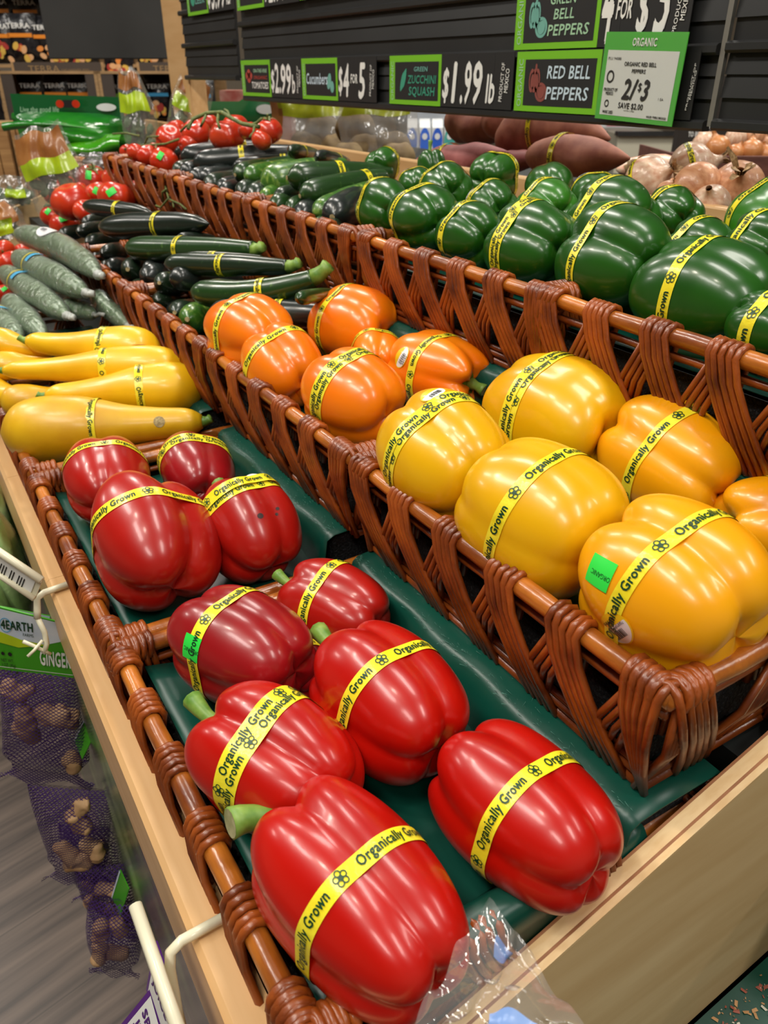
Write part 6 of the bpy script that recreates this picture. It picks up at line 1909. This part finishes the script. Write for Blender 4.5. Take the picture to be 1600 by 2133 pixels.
# clip strip with net bags of ginger
M['net'] = None
def net_material():
    m = bpy.data.materials.new('purple_net'); m.use_nodes = True; nt = m.node_tree
    b = nt.nodes['Principled BSDF']; b.inputs['Base Color'].default_value = (*S('3d2266'), 1); b.inputs['Roughness'].default_value = .4
    tc = nt.nodes.new('ShaderNodeTexCoord'); out = []
    for a in (.9, -.9):
        mp = nt.nodes.new('ShaderNodeMapping'); mp.inputs['Rotation'].default_value = (0, 0, a); mp.inputs['Scale'].default_value = (1, 1, 0)
        nt.links.new(tc.outputs['Object'], mp.inputs[0])
        wv = nt.nodes.new('ShaderNodeTexWave'); wv.inputs['Scale'].default_value = 78; wv.inputs['Distortion'].default_value = .6; wv.inputs['Detail'].default_value = 0
        nt.links.new(mp.outputs[0], wv.inputs['Vector'])
        gt = nt.nodes.new('ShaderNodeMath'); gt.operation = 'GREATER_THAN'; gt.inputs[1].default_value = .85
        nt.links.new(wv.outputs['Fac'], gt.inputs[0]); out.append(gt)
    mx = nt.nodes.new('ShaderNodeMath'); mx.operation = 'MAXIMUM'
    nt.links.new(out[0].outputs[0], mx.inputs[0]); nt.links.new(out[1].outputs[0], mx.inputs[1])
    nt.links.new(mx.outputs[0], b.inputs['Alpha'])
    return m


M['net'] = net_material()
M['ging'] = mat('ginger_skin', S('a47e58'), .7, S('cda67a'), 40, (1, 1, 1), 5, .3, .7, bump=.4, bscale=70)
M['skyblue'] = mat('pale_sky_print', S('b7cbe2'), .4, S('dfe6ee'), 18)
M['gcard'] = mat('grass_green_card', S('3f9e16'), .35, coat=.3)
M['ylime'] = mat('lime_swoosh', S('b6cf17'), .35)
def ginger_root(parent, c, s, seed, wb=.08, hb=.15):
    rr = random.Random(seed); m = MB()
    def limb(p, d, r, n):
        pts, rs = [np.array(p)], [r * .7]
        for i in range(n):
            p = p + d * r * .9; d = d + np.array([rr.uniform(-.35, .35) for _ in range(3)]) * np.array([1, 1, .3]); d /= np.linalg.norm(d)
            pts.append(p); rs.append(r * rr.uniform(.85, 1.15))
        pts.append(p + d * r * .5); rs.append(r * .45)
        pts = [np.array([min(max(q[0], -wb * .34), wb * .34), min(max(q[1], -hb * .84), -hb * .10), min(max(q[2], -.014), .014)]) for q in pts]
        m.tube(pts, rs, 10); return pts
    pts = limb(np.array(c, float), np.array([rr.uniform(-1, 1), rr.uniform(-.6, .6), .1]), s, 4)
    for q in pts[1:-1:1]:
        d = np.array([rr.uniform(-1, 1), rr.choice((-1, 1)) * rr.uniform(.5, 1), rr.uniform(-.2, .3)]); d /= np.linalg.norm(d)
        limb(np.array(q), d, s * rr.uniform(.65, .85), rr.randint(1, 2))
    o = m.build('ginger_root', M['ging'], parent, True)
    md = o.modifiers.new('remesh', 'REMESH'); md.mode = 'VOXEL'; md.voxel_size = .0022; md.use_smooth_shade = True
    sm = o.modifiers.new('smooth', 'SMOOTH'); sm.iterations = 4
    return o


def ginger(px, py, w, label, seed, header=True, sc=1., roll=0., wb=.085, hb=.12, roots=3):
    """px, py: top middle of the net part"""
    t = thing('ginger_bag', label, 'ginger bag', at_w(px, py, w), FACE_CAM @ Matrix.Rotation(roll, 3, 'Z'), 'net bags of ginger')
    rs = np.random.RandomState(seed); a = rs.rand(6) * 6.28; n, r = 26, 22
    th = np.linspace(0, 2 * math.pi, n, endpoint=False); P = np.zeros((r, n, 3))
    for j in range(r):
        y = j / (r - 1)
        hw = wb / 2 * (1 - .08 * y + .10 * math.sin(5 * y + a[0])) * (1 if y < .78 else 1 - .25 * math.sin((y - .78) / .22 * 3.14)) * (1 if y < .9 else 1 + .2 * (y - .9) * 10)
        dz = .026 * math.sin(math.pi * min(1, y * 1.15)) ** .7 * (1 if y < .86 else .25) + .002
        for i in range(n):
            P[j, i] = (math.cos(th[i]) * hw * (1 + .04 * math.sin(3 * th[i] + 6 * y + a[1])), -y * hb + (.008 * math.sin(5 * th[i] + a[2]) if j == r - 1 else 0), math.sin(th[i]) * dz * (1 + .12 * math.sin(4 * th[i] + 8 * y + a[3])))
    MB().grid(P[::-1], wrap=True).build('purple_net', M['net'], t, True)
    rr = random.Random(seed)
    for i in range(roots):
        ginger_root(t, (rr.uniform(-.02, .02) * sc, -hb * (.24 + .48 * i / max(1, roots - 1)), rr.uniform(-.006, .008)), .0088 * sc, seed * 7 + i, wb, hb)
    if header:
        Wd, Hh = .090, .088
        m = MB(); m.prism([(-Wd / 2 - .002, -.006), (Wd / 2 + .003, -.006), (Wd / 2 - .002, Hh * .55), (Wd / 2 - .012, Hh * .86), (-Wd / 2 + .004, Hh)], .0, .002, 'z'); m.v = [(x, y, z_ + .004) for x, y, z_ in m.v]
        h = m.build('header_card', M['gcard'], t)
        z_ = .0066
        m = MB(); m.add([(-Wd / 2 + .0015, Hh * .55, z_), (0, Hh * .40, z_), (Wd / 2 - .003, Hh * .60, z_), (Wd / 2 - .012, Hh * .85, z_), (-Wd / 2 + .0042, Hh * .98, z_)], [(0, 1, 2, 3, 4)]); m.build('sky_field', M['skyblue'], h)
        m = MB(); m.add([(-Wd / 2 + .001, Hh * .42, z_ + .0003), (-Wd / 5, Hh * .36, z_ + .0003), (Wd / 6, Hh * .46, z_ + .0003), (-Wd / 6, Hh * .50, z_ + .0003), (-Wd / 2 + .0015, Hh * .62, z_ + .0003)], [(0, 1, 2, 3, 4)]); m.build('lime_swoosh', M['ylime'], h)
        m = MB(); text2d(m, '4EARTH', -Wd * .40, Hh * .66, Hh * .14, Wd * .40, bold=.03, z=z_ + .0008); text2d(m, 'FARMS', -Wd * .13, Hh * .57, Hh * .05, Wd * .13, z=z_ + .0008); m.build('green_lettering', M['tape_ink'], h)
        m = MB(); ring2(m, -Wd * .34, Hh * .72, Wd * .075, Hh * .12, .12, z_ + .001); m.build('blue_ring', M['blue'], h)
        m = MB(); text2d(m, 'GINGER', Wd * .06, Hh * .12, Hh * .24, Wd * .40, bold=.035, z=z_ + .0008); rect2d(m, -Wd / 2 - .001, -.0012, Wd / 2 + .002, -.0004, z_ + .0004); m.build('white_lettering', M['white'], h)
        m = MB(); text2d(m, 'NET WT.', -Wd * .44, Hh * .09, Hh * .055, Wd * .16, z=z_ + .0008); text2d(m, '3 OZ. (85g)', -Wd * .44, Hh * .01, Hh * .055, Wd * .18, z=z_ + .0008)
        blob(m, -Wd * .41, Hh * .23, Wd * .022, Hh * .03, z_ + .0008); blob(m, -Wd * .32, Hh * .23, Wd * .026, Hh * .035, z_ + .0008); m.build('small_print', M['ink'], h)
    return t


ginger(80, 1388, .93, 'front purple net bag of ginger with a green header card reading GINGER', 3, True, 1.3, -.16, .108, .20, 6)
ginger(146, 1640, .99, 'second purple net bag of ginger down the hanging strip', 5, False, 1.25, -.12, .095, .19, 5)
ginger(205, 1800, 1.05, 'third purple net bag of ginger, lower left of the strip', 8, False, 1.1, .08, .075, .17, 4)
ginger(246, 1880, 1.02, 'lowest purple net bag of ginger with frayed end', 9, False, 1.1, -.2, .072, .165, 4)
ginger(190, 1720, 1.08, 'purple net bag of ginger behind the second one, nearer to the counter', 12, False, 1.1, -.1, .08, .17, 3)
# plain header cards of the bags behind
for i, (px, py, w, rl, lab, hh) in enumerate(((30, 1305, .97, -.25, 'pale blue and lime header card behind the front ginger bag', 1), (178, 1530, .98, -.5, 'green header card edge behind the front ginger bag at the counter', 0), (250, 1860, 1.03, -.35, 'green and white header card of a lower ginger bag', 0))):
    t = thing('header_card', lab, 'card', at_w(px, py, w), FACE_CAM @ Matrix.Rotation(rl, 3, 'Z') @ Matrix.Rotation(.0 if hh else -.9, 3, 'Y'), 'ginger header cards')
    Wd, Hh = (.085, .055) if hh else (.03, .06)
    MB().box((-Wd / 2, -Hh / 2, -.0012), (Wd / 2, Hh / 2, 0)).build('card', M['gcard'], t)
    m = MB(); rect2d(m, -Wd / 2, 0 if hh else -Hh / 2, Wd / 2 if hh else -Wd / 2 + .003, Hh / 2, .0006); m.build('sky_field', M['skyblue'], t)
    if hh:
        m = MB(); text2d(m, '4EARTH', -Wd * .38, Hh * .15, Hh * .2, Wd * .5, bold=.03, z=.001); m.build('green_lettering', M['tape_ink'], t)
        m = MB(); rect2d(m, -Wd / 2, -.004, Wd / 2, .003, .0008); m.build('lime_swoosh', M['ylime'], t)
# clip strip
m = MB(); a, b_ = np.array([.030, .742, .772]), np.array([.032, .742, .735])
m.tube([(.031, .749, .774), (.034, .745, .755), (.033, .742, .742), (.028, .740, .733)], .0028, 8)
m.tube([(.030, .742, .748), (.020, .738, .742), (.012, .736, .738)], .0018, 6)
m.tube([(.012, .745, .752), (.022, .743, .742), (.034, .738, .730)], .0022, 6)
tag(m.build('clip', M['cream'], smooth=True), 'cream plastic clip holding the ginger header cards below the tag holder', 'clip')

# hanging lettuce bags further along the aisle
M['lett'] = mat('lettuce_green', S('7fbf35'), .35, S('d2e8ae'), 14, (1, 1, 1), 5, .3, .7, coat=.4, bump=.7, bscale=22, bdist=.01)
for i, (px, py, w, r1, r2, lab) in enumerate(((8, 1190, 1.12, .060, .10, 'bag of pale green lettuce hanging at the left edge behind the tag holder'), (-6, 1090, 1.22, .055, .07, 'bag of bright green lettuce at the left edge above the tag holder'), (-4, 1300, 1.1, .06, .08, 'lowest bag of green lettuce at the left edge beside the header card'))):
    p = at_w(px, py, w); t = thing('lettuce_bag', lab, 'lettuce bag', p, None, 'hanging lettuce bags')
    th = np.linspace(0, 6.2832, 28, endpoint=False); ph = np.linspace(.02, 3.12, 18); rs = np.random.RandomState(i); a = rs.rand(4) * 6
    P = np.array([[(math.sin(b_) * math.cos(q) * r1 * .5 * (1 + .12 * math.sin(5 * q + 4 * b_ + a[0])), math.sin(b_) * math.sin(q) * r1 * (1 + .12 * math.sin(4 * q - 5 * b_ + a[1])), math.cos(b_) * r2 * (1 + .05 * math.sin(6 * q + a[2]))) for q in th] for b_ in ph])
    MB().grid(P, wrap=True).build('leaves', M['lett'], t, True)
    d = P / np.linalg.norm(P, axis=2, keepdims=True)
    MB().grid(P + d * .003, wrap=True).build('clear_film', M['bagfilm2'], t, True)
    MB().box((-.004, -r1 * .8, r2 * .98), (.002, r1 * .8, r2 * 1.35)).build('header', M['cool'], t)

# ------------------------------------------------------------------ clear produce bag hung over the divider board
t = thing('clear_bag', 'crumpled clear plastic bag draped over the near end of the divider board', 'plastic bag', (.15, .19, .77))
n = 40; P = np.zeros((n, n, 3)); rs = np.random.RandomState(3); a = rs.rand(10) * 6.28
c0 = [at_w(1020, 1868, .405), at_w(850, 2150, .36), at_w(1110, 1985, .385), at_w(1250, 2180, .335)]
for j in range(n):
    for i in range(n):
        x, y = i / (n - 1), j / (n - 1)
        p = lerp(lerp(c0[0], c0[1], y), lerp(c0[2], c0[3], y), x)
        f = min(1, y * 2.5) * .75 + .25
        w_ = .006 * f * (math.sin(9 * x + 4 * y + a[0]) + .7 * math.sin(15 * y - 8 * x + a[1]) + .5 * math.sin(23 * x + 11 * y + a[2]) + .6 * abs(math.sin(7 * x + 9 * y + a[4])))
        P[j, i] = p - np.array([.15, .19, .77]) + w_ * (-FW) + np.array([0, 0, .004 * math.sin(6 * y + a[3])])
MB().grid(P).build('film', film('clear_bag_film', (.98, .98, .98), clear=.9, rough=.07, bump=.5, bscale=30, frost=.10, bdist=.005), t, True)
m = MB()
g = P[int(n * .80):, int(n * .40):int(n * .70)].copy() - FW * (-.0) + (-FW) * .0012
m.grid(g); m.build('blue_print', mat('blue_bag_print', S('6f9be0'), .25, S('8fb4ea'), 12, alpha=.75), t, True)
m = MB()
g = P[int(n * .16):int(n * .30), int(n * .30):int(n * .55)].copy() + (-FW) * .0012
m.grid(g); m.build('small_blue_print', mat('blue_bag_lettering', S('4a78c8'), .3, S('7ea3dd'), 60, alpha=.45), t, True)
